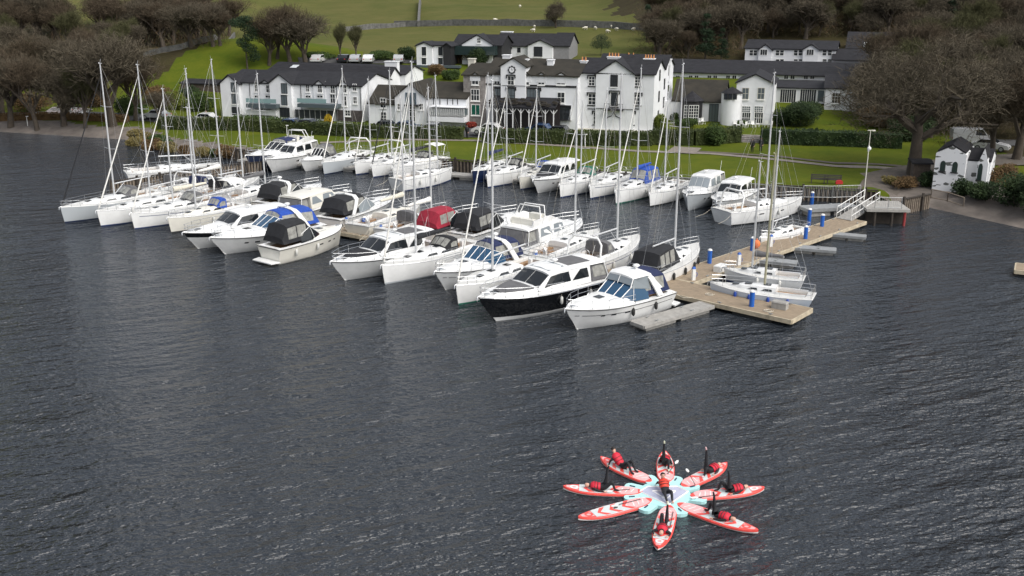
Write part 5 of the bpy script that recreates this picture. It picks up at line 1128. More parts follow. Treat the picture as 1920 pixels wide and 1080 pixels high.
for px, py, h, l in ((1322, 112, 82, 'dark conifer above the rear block, left of the upper terrace'), (1352, 114, 58, 'smaller dark conifer beside the upper terrace'), (1212, 74, 62, 'dark conifer at the left edge of the right-hand woods'), (1775, 96, 84, 'dark conifer in the woods behind the upper lodge'), (1700, 40, 50, 'dark conifer at the top of the picture, right of centre woods'), (1660, 22, 42, 'dark conifer at the top edge above the upper lodge')): treepx(CON[rng.randrange(2)], px, py, h, l, name='conifer_tree', sq=1.25)
# woods: each tree its own object
WL = 'bare trees of the wooded slope on the left'; n = 0
for px, py, h in [(20, 238, 130), (70, 244, 128), (120, 236, 120), (160, 240, 120), (5, 215, 120), (300, 232, 62), (255, 226, 120)]:
    treepx(BARE[n % 5], px, py, h, ['bare shore tree second from the left edge of the picture', 'bare shore tree by the white signpost', 'bare shore tree just left of the grey shed', 'bare shore tree right of the grey shed', 'bare shore tree at the very left edge', 'small bare shore tree beside the silver car', 'bare shore tree right of the tallest one on the left shore'][n], 'bare trees along the left shore', 1.05); n += 1
for i in range(66):
    px = rng.uniform(-60, 430); py = 48+rng.uniform(0, 118)*(1 if px < 260 else .35)+(0 if px < 260 else 20*0); 
    treepx(BARE[rng.randrange(5)], px, py, rng.uniform(58, 96), 'bare tree in the wooded slope at the upper left', WL, rng.uniform(1.0, 1.35))
for i in range(7): treepx(BARE[rng.randrange(5)], 780+rng.uniform(-90, -20)*1.0-500, rng.uniform(84, 100), rng.uniform(50, 66), 'bare tree in the wooded slope at the upper left', WL)
WR = 'bare trees of the wooded hill on the right'
for i in range(175):
    px = rng.uniform(1205, 2000); lo = 118 if px < 1560 else 190 if px < 1800 else 235; py = rng.uniform(4, lo)
    if 1390 < px < 1700 and 74 < py: py = rng.uniform(10, 72)
    if px < 1300: py = rng.uniform(40, 112)
    treepx(BARE[rng.randrange(5)], px, py, rng.uniform(52, 92)*(1.25 if px > 1750 else 1), 'bare tree on the wooded hill at the upper right', WR, rng.uniform(.95, 1.25))
for i in range(34):
    px = rng.uniform(1640, 1960); py = rng.uniform(150, 262); treepx(BARE[rng.randrange(5)], px, py, rng.uniform(80, 125), 'bare tree on the wooded hill at the upper right', WR, rng.uniform(1, 1.25))
for i in range(16): treepx(CON[rng.randrange(2)], rng.uniform(1560, 1950), rng.uniform(10, 70), rng.uniform(40, 62), 'dark conifer among the bare trees at the top right', 'conifers of the wooded hill on the right', 1.0, name='conifer_tree')
for px, py, h, l in ((1860, 292, 150, 'bare tree beside the white car behind the boathouse'), (1905, 300, 190, 'tall bare tree standing right of the boathouse track'), (1935, 330, 200, 'bare tree cut by the right picture edge above the thicket'), (1800, 255, 140, 'bare tree just behind the silver van'), (1840, 240, 130, 'bare tree farther behind, above the upper road')): treepx(BARE[rng.randrange(5)], px, py, h, l, 'bare trees at the right edge')
def undergrowth(n, pick, label):
    r = random.Random(n); mb = MB(); k = 0
    while k < n:
        px, py = pick(r); p = T(px, py); k += 1
        if not p or p.length > 700: continue
        s = r.uniform(.7, 2.2)*p.length/170
        for _ in range(16):
            c = p+Vector((r.gauss(0, s), r.gauss(0, s), abs(r.gauss(0, s*.8)))); a = Vector((r.uniform(-1, 1), r.uniform(-1, 1), r.uniform(.3, 1.4))).normalized(); w = a.orthogonal().normalized()*.03*p.length/170; t = a*r.uniform(.5, 1.5)
            mb.add([c-w, c+w, c+t], [(0, 1, 2)], r.choice((0, 0, 1, 2)))
    o = mb.build('undergrowth', [twig2, twig3, brack]); tag(o, label, 'undergrowth', kind='stuff')
undergrowth(1500, lambda r: (lambda x: (x, r.uniform(0, 112 if x < 1400 else 70 if x < 1690 else 265)))(r.uniform(1205, 1960)), 'brown undergrowth and saplings filling the wooded hill on the right')
undergrowth(700, lambda r: (lambda x: (x, r.uniform(40, 215 if x < 230 else 90)))(r.uniform(-40, 420)), 'brown undergrowth and saplings filling the wooded slope on the left')
# hedges
def hedge(pts, h, w, label, m=hedgem, dens=55, name='hedge', cat='hedge', leaf=.14):
    base = pts[0]; o = empty(name, base, 0, label, cat); lb = MB(); cb = MB(); r = random.Random(len(label)*7+int(base.x))
    for a, b in zip(pts[:-1], pts[1:]):
        n = max(1, int((b-a).length/4)); 
        for k in range(n):
            p, q = a.lerp(b, k/n), a.lerp(b, (k+1)/n); d = (q-p); L = math.hypot(d.x, d.y); d.z = 0; d.normalize(); s = Vector((-d.y, d.x, 0))
            za, zb = th(p.x, p.y)-base.z, th(q.x, q.y)-base.z; P0 = p-base; Q0 = q-base; P0.z = za; Q0.z = zb; u = Vector((0, 0, 1))
            vs = [P0-s*w*.42, Q0-s*w*.42, Q0+s*w*.42, P0+s*w*.42]; cb.add([v-u*.5 for v in vs]+[v+u*(h-.1) for v in vs], [(4, 5, 6, 7), (0, 1, 5, 4), (1, 2, 6, 5), (2, 3, 7, 6), (3, 0, 4, 7)])
            for _ in range(int(L*dens*(h+w)*.5)):
                t = r.random(); e = r.random()*(2*h+w); c = P0.lerp(Q0, t)
                if e < h: c = c-s*w*.5+u*e
                elif e < h+w: c = c+s*(e-h-w/2)+u*h
                else: c = c+s*w*.5+u*(e-h-w)
                c = c+Vector((r.uniform(-1, 1), r.uniform(-1, 1), r.uniform(-1, 1)))*.13; A = Vector((r.uniform(-1, 1), r.uniform(-1, 1), r.uniform(-1, 1))).normalized()*leaf; B = A.orthogonal().normalized()*leaf*.8; lb.add([c-A, c-B, c+A, c+B], [(0, 1, 2, 3)])
    cb.build('hedge_core', m, o); lb.build('leaves', m, o); return o
hedge(TL([(300, 241), (420, 243), (560, 250), (700, 257), (868, 261)]), 1.6, 1.4, 'long clipped hedge between the lawn and the road in front of the terrace wing')
hedge(TL([(905, 266), (1010, 268), (1120, 272), (1222, 272)]), 1.7, 1.6, 'dark clipped hedge in front of the hotel and its plinth terrace')
hedge(TL([(1222, 270), (1300, 272), (1385, 266)]), 1.9, 1.5, 'hedge between the upper garden and the yellowish lawn, left of the steps'); hedge(TL([(1425, 268), (1540, 272), (1690, 278)]), 1.8, 1.6, 'dark hedge along the top of the yellowish lawn, right of the steps', ivym)
hedge(TL([(0, 226), (120, 224), (240, 229)]), 1.0, 1.0, 'low brown hedge along the left shore road', brack); hedge(TL([(440, 228), (500, 232), (560, 236), (600, 238)]), .9, .9, 'low shrubs at the foot of the terrace wing', shrubm)
def bush(px, py, wpx, hpx, label, m=shrubm, group=None, name='bush', dens=1, leaf=.13, p=None, cat='bush'):
    p = p or T(px, py); k = mpp(p.length); rx = wpx*k/2; h = hpx*k; r = random.Random(px*3+py); cl = [(0, 0, h*.45, rx*.7, rx*.6, h*.5)]+[(r.uniform(-.6, .6)*rx, r.uniform(-.4, .4)*rx, h*r.uniform(.25, .7), rx*.42, rx*.42, h*.32) for _ in range(6)]
    o = empty(name, p, 0, label, cat, group); leaf_cloud(r, cl, int(900*dens*max(1, rx*h)), leaf).build('foliage', m, o); MB().tube([(0, 0, -.2), (0, 0, h*.5)], .08, 0, 5).build('stem', bark, o); return o
bush(1337, 272, 52, 44, 'big round green bush on the terrace edge left of the steps', dens=1.0); bush(1238, 246, 34, 34, 'bright green bush at the right corner of the tall hotel house', limem, dens=1.5)
bush(1500, 236, 96, 46, 'large dark rhododendron mound below the glazed link', ivym, dens=.8); bush(1465, 236, 50, 28, 'low dark bush right of the gable house', ivym); bush(1530, 215, 30, 20, 'yellow-green bush on the rhododendron mound edge', limem)
bush(1655, 238, 120, 42, 'brown scrub under the huge bare tree', brack, dens=.5); bush(1710, 262, 100, 46, 'dark ivy scrub behind the huge bare tree', ivym, dens=.5)
bush(617, 235, 18, 22, 'yellow flowering shrub in front of the terrace wing', leafm('yellow_shrub', (.22, .15, .01), (.45, .32, .02)), dens=2); bush(1068, 238, 26, 34, 'green conical shrub left of the hotel house', shrubm, dens=2)
for px, py, w in ((885, 240, 28), (985, 236, 16), (1012, 236, 22), (960, 236, 12), (1035, 236, 14)): bush(px, py, w, 12, 'red-leaved shrub in front of the hotel veranda', redl, 'red shrubs before the veranda', dens=2)
for px in (1460, 1492, 1508, 1520, 1530): bush(px, 249, 7, 8, 'small clipped dark ball on the upper garden lawn', ivym, 'clipped balls on the upper garden lawn', dens=2)
for px, py, w, h in ((1385, 235, 34, 10), (1285, 238, 50, 16), (1265, 228, 20, 18)): bush(px, py, w, h, 'low planting at the foot of the garden range', shrubm, 'garden range planting')
for px, py, w, h, m in ((255, 278, 40, 22, reedm), (285, 284, 46, 24, brack), (318, 288, 44, 24, reedm), (350, 292, 44, 20, brack), (382, 296, 40, 22, reedm), (405, 298, 30, 20, shrubm), (300, 272, 60, 18, shrubm), (262, 262, 40, 20, reedm), (430, 296, 50, 24, brack), (465, 298, 40, 20, brack)):
    bush(px, py, w, h, {reedm: 'pale dry reed clump on the left shore', brack: 'brown bracken clump on the left shore', shrubm: 'green scrub clump on the left shore'}[m], m, {reedm: 'reed clumps on the left shore', brack: 'bracken clumps on the left shore', shrubm: 'scrub on the left shore'}[m], dens=.8)
for px, py, w, h, m in ((330, 205, 60, 34, limem), (385, 208, 60, 38, shrubm), (300, 190, 70, 30, brack), (360, 182, 50, 20, ivym), (240, 215, 70, 36, shrubm), (180, 200, 60, 30, brack), (60, 210, 60, 36, brack)):
    bush(px, py, w, h, {limem: 'bright spring bush on the left garden bank', shrubm: 'green bush on the garden bank left of the terrace wing' if px > 300 else 'green bush on the bank behind the leftmost masts', brack: 'brown thicket on the garden bank, farther left than the spring bush' if px > 250 else 'brown thicket behind the shore trees' if px > 100 else 'brown thicket at the far left bank', ivym: 'dark evergreen bush on the left garden bank'}[m], m, 'bushes on the left garden bank', dens=.5)
for px, py, w, h, m in ((865, 118, 52, 34, brack), (895, 124, 50, 36, ivym), (845, 150, 40, 20, shrubm), (820, 140, 44, 20, brack), (720, 112, 60, 18, shrubm), (765, 112, 40, 26, ivym), (600, 112, 60, 16, shrubm)):
    bush(px, py, w, h, {brack: 'reddish brown bush below the annexe', ivym: 'dark bush below the annexe', shrubm: 'green bush on the bank behind the roofs'}[m], m, 'bushes behind the hotel roofs', dens=.7)
for px, py, w, h, m in ((1852, 374, 96, 32, ivym), (1900, 385, 110, 60, ivym), (1800, 366, 50, 30, ivym), (1700, 352, 60, 22, brack), (1672, 346, 44, 16, reedm), (1735, 350, 40, 30, ivym), (1880, 345, 60, 36, brack), (1950, 400, 90, 70, ivym)):
    bush(px, py, w, h, {ivym: {1852: 'dark thicket right of the boathouse wing', 1900: 'large dark thicket above the right shingle', 1800: 'small dark thicket at the foot of the boathouse', 1735: 'dark bush between timber hut and boathouse', 1950: 'dark thicket cut by the right picture edge'}.get(px), brack: 'brown scrub near the boathouse track', reedm: 'pale dead grass tuft at the huge tree foot'}[m], m, 'thickets around the boathouse', dens=.6)
# drystone walls and fences on the hill
dsw = mk('drystone', (.07, .07, .065), .95, c2=(.15, .15, .14), scale=1.5, bump=.05)
def wall(pts, h, w, label, m=dsw, name='stone_wall', cat='wall'):
    q = []
    for a, b in zip(pts[:-1], pts[1:]): n = max(1, int((b-a).length/3)); q += [a.lerp(b, i/n) for i in range(n)]
    q.append(pts[-1]); base = q[0]; secs = []
    for i, p in enumerate(q):
        d = q[min(i+1, len(q)-1)]-q[max(0, i-1)]; d.z = 0; d.normalize(); s = Vector((-d.y, d.x, 0)); z = th(p.x, p.y)-base.z; c = p-base; c.z = z; hh = h*rng.uniform(.9, 1.1)
        secs.append([c-s*w/2-Vector((0, 0, .6)), c-s*w*.35+Vector((0, 0, hh)), c+s*w*.35+Vector((0, 0, hh)), c+s*w/2-Vector((0, 0, .6))])
    mb = MB(); mb.loft(secs, 0, sm=False); o = mb.build(name, m); o.location = base; return tag(o, label, cat)
wall(TL([(740, 50), (850, 48), (930, 48), (1060, 50), (1150, 53), (1215, 56)]), 1.5, .7, 'dark drystone wall crossing the hill field behind the hotel')
wall(TL([(785, 50), (786, 30), (788, 6)]), 1.6, .8, 'drystone wall running straight up the hill field'); wall(TL([(270, 106), (340, 92), (400, 76), (440, 68)]), 1.0, .5, 'low pale wall along the crest of the left knoll')
wall(TL([(640, 60), (700, 54), (760, 50)]), 1.2, .6, 'short dark wall left of the hill wall junction')
# ------------------------------------------------------------ paddle boards, float and people
sred = mk('board_red', (.80, .085, .07), .42, var=.1, scale=2); spink = mk('board_pink', (.80, .42, .42), .5, var=.12, scale=3); sgrey = mk('board_grey_pad', (.55, .60, .60), .7, var=.1, scale=5)
swht = mk('board_white', (.76, .76, .74), .45); tealf = mk('float_teal', (.42, .72, .72), .5, var=.06, scale=2); lav = mk('float_lavender', (.42, .44, .56), .6, var=.1, scale=2)
neo = mk('black_neoprene', (.010, .011, .014), .75, var=.3, scale=6); skin = mk('skin', (.55, .32, .24), .55, var=.06, scale=8)
vest = mk('red_vest', (.55, .012, .035), .65, var=.15, scale=5); vestp = mk('pink_vest', (.60, .02, .18), .65, var=.15, scale=5); shoe = mk('pale_shoe', (.62, .66, .50), .6); hairb = mk('brown_hair', (.07, .035, .018), .7); hairk = mk('dark_hair', (.015, .011, .009), .7); hairf = mk('fair_hair', (.28, .18, .08), .7)
yel = mk('yellow_tag', (.62, .48, .02), .6)
def board_outline(L, w, k=1.0, n=16):
    """x along the board, nose at +L/2"""
    def hw(x):
        t = (x+L/2)/L
        return w/2*k*(min(1, (t/.16))**.5 if t < .16 else 1)*(1 if t < .5 else max(0, 1-((t-.5)/.5)**2.3)**.72)*(1 if t > .45 else .86+.14*t/.45)
    xs_ = [-L/2+L*(1-math.cos(math.pi*i/n))/2 for i in range(n+1)]; return hw, xs_
def zone(mb, hw, xa, xb, z, m, ka=1.0, u0=-1, u1=1, n=6, rock=None):
    q = []
    for i in range(n+1):
        x = lerp(xa, xb, i/n); y = hw(x)*ka; q.append([(x, lerp(u0, u1, j/4)*y, z+(rock(x) if rock else 0)) for j in range(5)])
    mb.loft(q, m, caps=False, sm=False)
def sup_board(root_name, inner, nose, label, phase=0, paddle=True):
    d = nose-inner; L = math.hypot(d.x, d.y); h = math.atan2(d.y, d.x); c = (inner+nose)/2; w = .84
    r = empty(root_name, (c.x, c.y, .03), h, label, 'paddle board', 'paddle boards joined to the star float'); hw, xs_ = board_outline(L, w)
    rock = lambda x: .10*max(0, (x/(L/2)))**3
    mb = MB(); secs = []
    for x in xs_:
        y = max(.01, hw(x)); z0 = rock(x); secs.append([(x, y*.93, z0+.14), (x, y, z0+.10), (x, y, z0+.04), (x, y*.88, z0-.02), (x, -y*.88, z0-.02), (x, -y, z0+.04), (x, -y, z0+.10), (x, -y*.93, z0+.14)])
    n = 8; o0 = len(mb.v); mb.v += [p for q in secs for p in q]; cm = [0, 0, 1, 1, 1, 0, 0, 0]
    for i in range(len(secs)-1):
        for j in range(n): mb.f.append((o0+i*n+j, o0+(i+1)*n+j, o0+(i+1)*n+(j+1) % n, o0+i*n+(j+1) % n)); mb.m.append(cm[j]); mb.s.append(False)
    mb.add(secs[0], [tuple(range(n))[::-1]]); fixn(mb.build('hull', [sred, swht], r))
    zt = .146; mb = MB()
    zone(mb, hw, -L*.44, -L*.10, zt, 1, .90, rock=rock); zone(mb, hw, -L*.16, L*.30, zt+.004, 2, .88, rock=rock); zone(mb, hw, L*.31, L*.46, zt+.004, 1, .62, rock=rock)
    # red chevrons and bands across the grey pad
    for xa in (-L*.13, L*.04, L*.2):
        for sg in (1, -1):
            q = [(xa, 0, zt+.010), (xa+.16, 0, zt+.010), (xa-.10, sg*hw(xa)*.80, zt+.010), (xa-.34, sg*hw(xa)*.80, zt+.010)]; mb.add([(x, y, z+rock(x)) for x, y, z in q], [(0, 1, 2, 3)], 0)
    for k in range(3): x = -L*.40+k*.24; mb.add([(x, -hw(x)*.5, zt+.009), (x+.05, -hw(x)*.5, zt+.009), (x+.20, hw(x)*.5, zt+.009), (x+.15, hw(x)*.5, zt+.009)], [(0, 1, 2, 3)], 3)
    mb.build('deck_pad', [sred, spink, sgrey, swht], r)
    mb = MB(); cx = L*.36; R0, R1 = .19, .10
    for i in range(14):
        a, b = i*2*math.pi/14, (i+1)*2*math.pi/14; z = lambda x: zt+.014+rock(x)
        mb.add([(cx+q*math.cos(t), q*math.sin(t)*.85, z(cx+q*math.cos(t))) for q, t in ((R0, a), (R1, a), (R1, b), (R0, b))], [(0, 1, 2, 3)], 0)
    mb.build('nose_ring', [swht if phase % 2 == 0 else sred], r)
    mb = MB(); mb.box(-.09, .09, -.02, .02, zt, zt+.05); mb.build('carry_handle', rubber, r)
    return r, h, L, c
C0 = P(1246, 926, .14)
BD = [('left', (1205, 922), (1056, 912)), ('upleft', (1221, 903), (1126, 857)), ('top', (1249, 905), (1246, 846)), ('upright', (1279, 912), (1363, 868)), ('right', (1294, 930), (1433, 914)), ('lowright', (1270, 944), (1422, 995)), ('bottom', (1256, 948), (1233, 1027)), ('lowleft', (1222, 936), (1084, 970))]
BL = {'left': 'red and pink paddle board pointing left under the person with bald-looking pale head', 'upleft': 'paddle board at the upper left carrying the half-sitting person', 'top': 'paddle board pointing away from the camera at the top of the star', 'upright': 'paddle board at the upper right of the star',
      'right': 'paddle board pointing right, under the fair-haired person', 'lowright': 'paddle board at the lower right of the star', 'bottom': 'paddle board pointing towards the camera at the bottom of the star', 'lowleft': 'empty paddle board at the lower left of the star'}
boards = {}
for i, (k, a, b) in enumerate(BD): boards[k] = sup_board('paddle_board', P(*a, .14), P(*b, .22), BL[k], i)
# star float
angs = sorted(v[1] for v in boards.values()); sf = empty('star_float', (C0.x, C0.y, .0), 0, 'inflatable teal star float with white diamond outline in the middle of the boards', 'float')
RB = 1.12; mb = MB(); q = [(RB*math.cos(a), RB*math.sin(a)) for a in [i*math.pi/12 for i in range(24)]]; mb.prism(q, 'z', -.04, .155); mb.build('centre_pad', tealf, sf)
for i in range(8):
    a0 = angs[i]; a1 = angs[(i+1) % 8]+(2*math.pi if i == 7 else 0); am = (a0+a1)/2; wd = .62*max(.55, min(1, (a1-a0)/.785)); mb = MB(); q = [(.7, -wd/2), (1.6, -wd/2), (1.74, -wd*.4), (1.81, -wd*.2), (1.82, 0), (1.81, wd*.2), (1.74, wd*.4), (1.6, wd/2), (.7, wd/2)]
    M = Matrix.Rotation(am, 4, 'Z'); mb.prism(q, 'z', -.03, .145, 0, M); mb.build('float_arm', tealf, sf); MB().box(1.35, 1.6, -.025, .025, .145, .18, 0, M).build('carry_handle', navyh, sf)
dm = [(-1.06, .18), (-.66, .62), (.66, .62), (1.06, .18), (.0, -1.02)]
mb = MB(); mb.add([(x*.98, y*.98, .163) for x, y in dm], [tuple(range(5))[::-1]]); mb.build('printed_diamond', lav, sf); mb = MB()
for a, b in zip(dm, dm[1:]+dm[:1]): mb.tube([(a[0], a[1], .166), (b[0], b[1], .166)], .035, 0, 4)
mb.tube([(-.5, .22, .166), (.5, .22, .166)], .03, 0, 4); mb.tube([(-.5, .22, .166), (0, -.5, .166), (.5, .22, .166)], .03, 0, 4); mb.build('diamond_outline', swht, sf)

# people: one continuous skinned body each
def body_mesh(J, bones, mats_of, nm='body'):
    names = list(J); me = bpy.data.meshes.new(nm); me.from_pydata([J[n][0] for n in names], [(names.index(a), names.index(b)) for a, b in bones], [])
    o = bpy.data.objects.new('tmp', me); col.objects.link(o); md = o.modifiers.new('skin', 'SKIN'); md.use_smooth_shade = True
    if not me.skin_vertices:
        bpy.context.view_layer.objects.active = o; o.select_set(True)
    sv = me.skin_vertices[0].data
    for i, n in enumerate(names):
        r = J[n][1]; r = tuple(q*1.18 for q in r) if isinstance(r, tuple) else r*(1.2 if n[:4] in ('hip', 'kneL', 'kneR', 'hipL', 'hipR', 'ankL', 'ankR', 'elbL', 'elbR') else 1.12); sv[i].radius = r if isinstance(r, tuple) else (r, r); sv[i].use_root = (n == 'pelvis')
    sb = o.modifiers.new('sub', 'SUBSURF'); sb.levels = 1; sb.render_levels = 1
    dg = bpy.context.evaluated_depsgraph_get(); m2 = bpy.data.meshes.new_from_object(o.evaluated_get(dg)); bpy.data.objects.remove(o); m2.name = nm
    m2.materials.clear(); ms = []
    for m in mats_of.values():
        if m not in ms: ms.append(m)
    for m in ms: m2.materials.append(m)
    jl = [(n, Vector(J[n][0])) for n in names]; bl = [(Vector(J[a][0]), Vector(J[b][0]), a, b) for a, b in bones]
    for p in m2.polygons:
        c = p.center; best = None
        for a, b, na, nb in bl:
            ab = b-a; t = max(0, min(1, (c-a).dot(ab)/max(1e-9, ab.length_squared))); d = (c-a-ab*t).length
            if best is None or d < best[0]: best = (d, nb if t > .35 else na)
        p.material_index = ms.index(mats_of.get(best[1].rstrip('LR12345'), mats_of['_'])); p.use_smooth = True
    return m2
def person(loc, rz, label, J, vm=vest, hair=hairb, foot=shoe, group='people exercising on the paddle boards', vestk=True, head_dir=(0, 0, 1), face_dir=(1, 0, 0)):
    bones = [('pelvis', 'belly'), ('belly', 'chest'), ('chest', 'neck'), ('neck', 'head'), ('head', 'crown')]
    for s in 'LR': bones += [('chest', 'sho'+s), ('sho'+s, 'elb'+s), ('elb'+s, 'wri'+s), ('wri'+s, 'palm'+s), ('pelvis', 'hip'+s), ('hip'+s, 'kne'+s), ('kne'+s, 'ank'+s), ('ank'+s, 'toe'+s)]
    M = {'_': neo, 'head': skin, 'crown': skin, 'palm': skin, 'toe': foot}
    m = body_mesh(J, bones, M); o = bpy.data.objects.new('person', m); col.objects.link(o); o.location = loc; o.rotation_euler = (0, 0, rz); tag(o, label, 'person', group)
    b = bmesh.new(); b.from_mesh(m)
    # fingers and face features join the same body mesh
    mb = MB()
    for s in 'LR':
        p = Vector(J['palm'+s][0]); w = Vector(J['wri'+s][0]); d = (p-w).normalized(); sd = d.cross(Vector((0, 0, 1))); sd = sd.normalized() if sd.length > .1 else Vector((1, 0, 0)); dn = d.cross(sd).normalized()
        for k, (off, L) in enumerate(((-.030, .065), (-.010, .078), (.010, .074), (.030, .058))): a = p+sd*off; mb.tube([a, a+d*L*.55, a+d*L*.9-dn*L*.3], [.010, .009, .007], 0, 5)
        a = w.lerp(p, .35)+sd*(.035 if s == 'L' else -.035); mb.tube([a, a+d*.03+sd*(.03 if s == 'L' else -.03), a+d*.065+sd*(.035 if s == 'L' else -.035)], [.012, .011, .008], 0, 5)
    hd_ = Vector(J['head'][0]); up = (Vector(J['crown'][0])-hd_).normalized(); fc = Vector(face_dir); fc = (fc-up*fc.dot(up)).normalized(); sd = up.cross(fc); hc = hd_+up*.05
    mb.tube([hc+fc*.085, hc+fc*.118-up*.02, hc+fc*.09-up*.035], [.006, .014, .008], 0, 5)
    for g in (1, -1): mb.tube([hc+sd*g*.085+up*.02, hc+sd*g*.10-up*.0, hc+sd*g*.085-up*.03], [.01, .016, .008], 0, 5)
    v0 = len(b.verts); idx = [bv.index for bv in b.verts]; si = list(m.materials).index(skin); nv = [b.verts.new(v) for v in mb.v]
    for f in mb.f:
        try: nf = b.faces.new([nv[i] for i in f]); nf.material_index = si; nf.smooth = True
        except ValueError: pass
    b.to_mesh(m); b.free()
    e = MB()
    for g in (1, -1): e.ball(tuple(hc+fc*.088+sd*g*.032+up*.015), .011, 0, 6, 4)
    e.build('eyes', hairk, o); e = MB(); e.tube([hc+fc*.092-up*.06+sd*.025, hc+fc*.098-up*.062, hc+fc*.092-up*.06-sd*.025], .006, 0, 4); e.build('mouth', mk('lips', (.35, .09, .08), .5), o)
    # hair shell
    hm = MB(); rows = []
    for i in range(6):
        t = math.pi*.62*i/5; row = []
        for j in range(11):
            a = 2*math.pi*j/10; dr = (up*math.cos(t)+(fc*math.cos(a)+sd*math.sin(a))*math.sin(t)); fr = dr.dot(fc); rr = .112 if not (fr > .35 and i > 2) else .085; row.append(hc+dr*rr-fc*.012+up*.01)
        rows.append(row)
    hm.loft(rows, 0, caps=False); hm.build('hair', hair, o)
    if vestk:
        ch = Vector(J['chest'][0]); be = Vector(J['belly'][0]); nk = Vector(J['neck'][0]); ax = (nk-be).normalized(); sx = (Vector(J['shoL'][0])-Vector(J['shoR'][0])).normalized(); fy = ax.cross(sx).normalized(); vm_ = MB(); secs = []
        for t, a, c in ((-.1, .19, .155), (.2, .21, .17), (.55, .235, .19), (.82, .21, .17), (.98, .11, .11)):
            p = be.lerp(nk, t); secs.append([p+sx*math.cos(u)*a+fy*math.sin(u)*c for u in [i*2*math.pi/12 for i in range(12)]])
        vm_.loft(secs, 0, closed=True, caps=False); vm_.build('buoyancy_vest', vm, o)
        st = MB(); 
        for t in (.2, .5):
            p = be.lerp(nk, t); st.tube([p+sx*math.cos(u)*.238+fy*math.sin(u)*.195 for u in [i*2*math.pi/12 for i in range(13)]], .012, 0, 4, False)
        st.build('vest_strap', rubber, o)
    return o
def lying(up='L', raise_=1.0, bend=1.0, arms='side', hips=.0, tilt=0.0):
    """on the back, head towards +x (nose of the board), feet towards -x; one leg raised"""
    g = {'L': 1, 'R': -1}; J = {'pelvis': ((0, 0, .12+hips), (.14, .12)), 'belly': ((.2, 0, .13+hips*.6), (.13, .11)), 'chest': ((.40, 0, .14), (.155, .12)), 'neck': ((.60, 0, .15+tilt*.3), .06), 'head': ((.72, 0, .17+tilt), (.09, .09)), 'crown': ((.86, 0, .17+tilt*1.2), (.085, .08))}
    for s, q in g.items():
        J['sho'+s] = ((.50, .17*q, .13), .068)
        if arms == 'side': J['elb'+s] = ((.26, .27*q, .06), .045); J['wri'+s] = ((.02, .31*q, .05), .030); J['palm'+s] = ((-.07, .31*q, .045), (.038, .018))
        elif arms == 'back': J['elb'+s] = ((.56, .36*q, .09), .045); J['wri'+s] = ((.74, .30*q, .05), .030); J['palm'+s] = ((.82, .24*q, .045), (.038, .018))
        elif arms == 'prop': J['elb'+s] = ((.56, .30*q, .28), .045); J['wri'+s] = ((.62, .32*q, .05), .030); J['palm'+s] = ((.62, .36*q, .02), (.038, .018))
        J['hip'+s] = ((-.03, .10*q, .11+hips), .10)
        if s == up: J['kne'+s] = ((-.10, .10*q, .11+hips+.42*raise_), .068); J['ank'+s] = ((-.12-.1*(1-raise_), .10*q, .11+hips+.84*raise_), .042); J['toe'+s] = ((-.19, .10*q, .11+hips+1.04*raise_), .034)
        else: J['kne'+s] = ((-.36, .13*q, .44*bend+.06), .068); J['ank'+s] = ((-.46, .13*q, .08), .042); J['toe'+s] = ((-.66, .14*q, .04), .036)
    if arms == 'prop':
        for k, dz in (('belly', .06), ('chest', .22), ('neck', .40), ('head', .52), ('crown', .64)): p, r = J[k]; J[k] = ((p[0]-(.10 if k in ('head', 'crown') else 0), p[1], p[2]+dz), r)
        for s in 'LR': p, r = J['sho'+s]; J['sho'+s] = ((p[0]-.02, p[1], p[2]+.24), r); J['kne'+s] = ((-.36, .14*g[s], .48), .068); J['ank'+s] = ((-.56, .14*g[s], .08), .042); J['toe'+s] = ((-.76, .15*g[s], .04), .036)
    return J
def on_board(k, dx, **kw):
    r, h, L, c = boards[k]; pt = Vector((c.x+math.cos(h)*dx, c.y+math.sin(h)*dx, .18)); return pt, h
p, h = on_board('left', -.05); person(p, h, 'person with shaved head on the left board, lifting a bent leg', lying('R', .95, .9), hair=hairf, foot=neo)
p, h = on_board('upleft', .1); person(p, h, 'dark-haired person propped half upright on the upper left board', lying('R', 1, 1, 'prop'), vm=vest, hair=hairk, foot=neo)
p, h = on_board('top', .1); person(p, h, 'person on the top board with one leg straight up and pale shoe', lying('L', 1.12, .9, hips=.05), hair=hairb)
p, h = on_board('upright', .25); person(p, h, 'person on the upper right board with one leg straight up and pink sock', lying('L', 1.15, .8), foot=mk('pink_sock', (.62, .40, .42), .7), hair=hairf)
p, h = on_board('right', .1); person(p, h, 'fair-haired person on the right board with one leg raised', lying('R', .95, .9), hair=hairf, foot=neo)
p, h = on_board('lowright', .0); person(p, h, 'person on the lower right board, leg raised, blue sleeve', lying('R', .95, 1, hips=.04), hair=hairf, foot=neo)
p, h = on_board('bottom', .1); person(p, h, 'curly-haired person on the bottom board with hands behind the head', lying('L', .95, .8, 'back'), hair=hairb, foot=shoe)
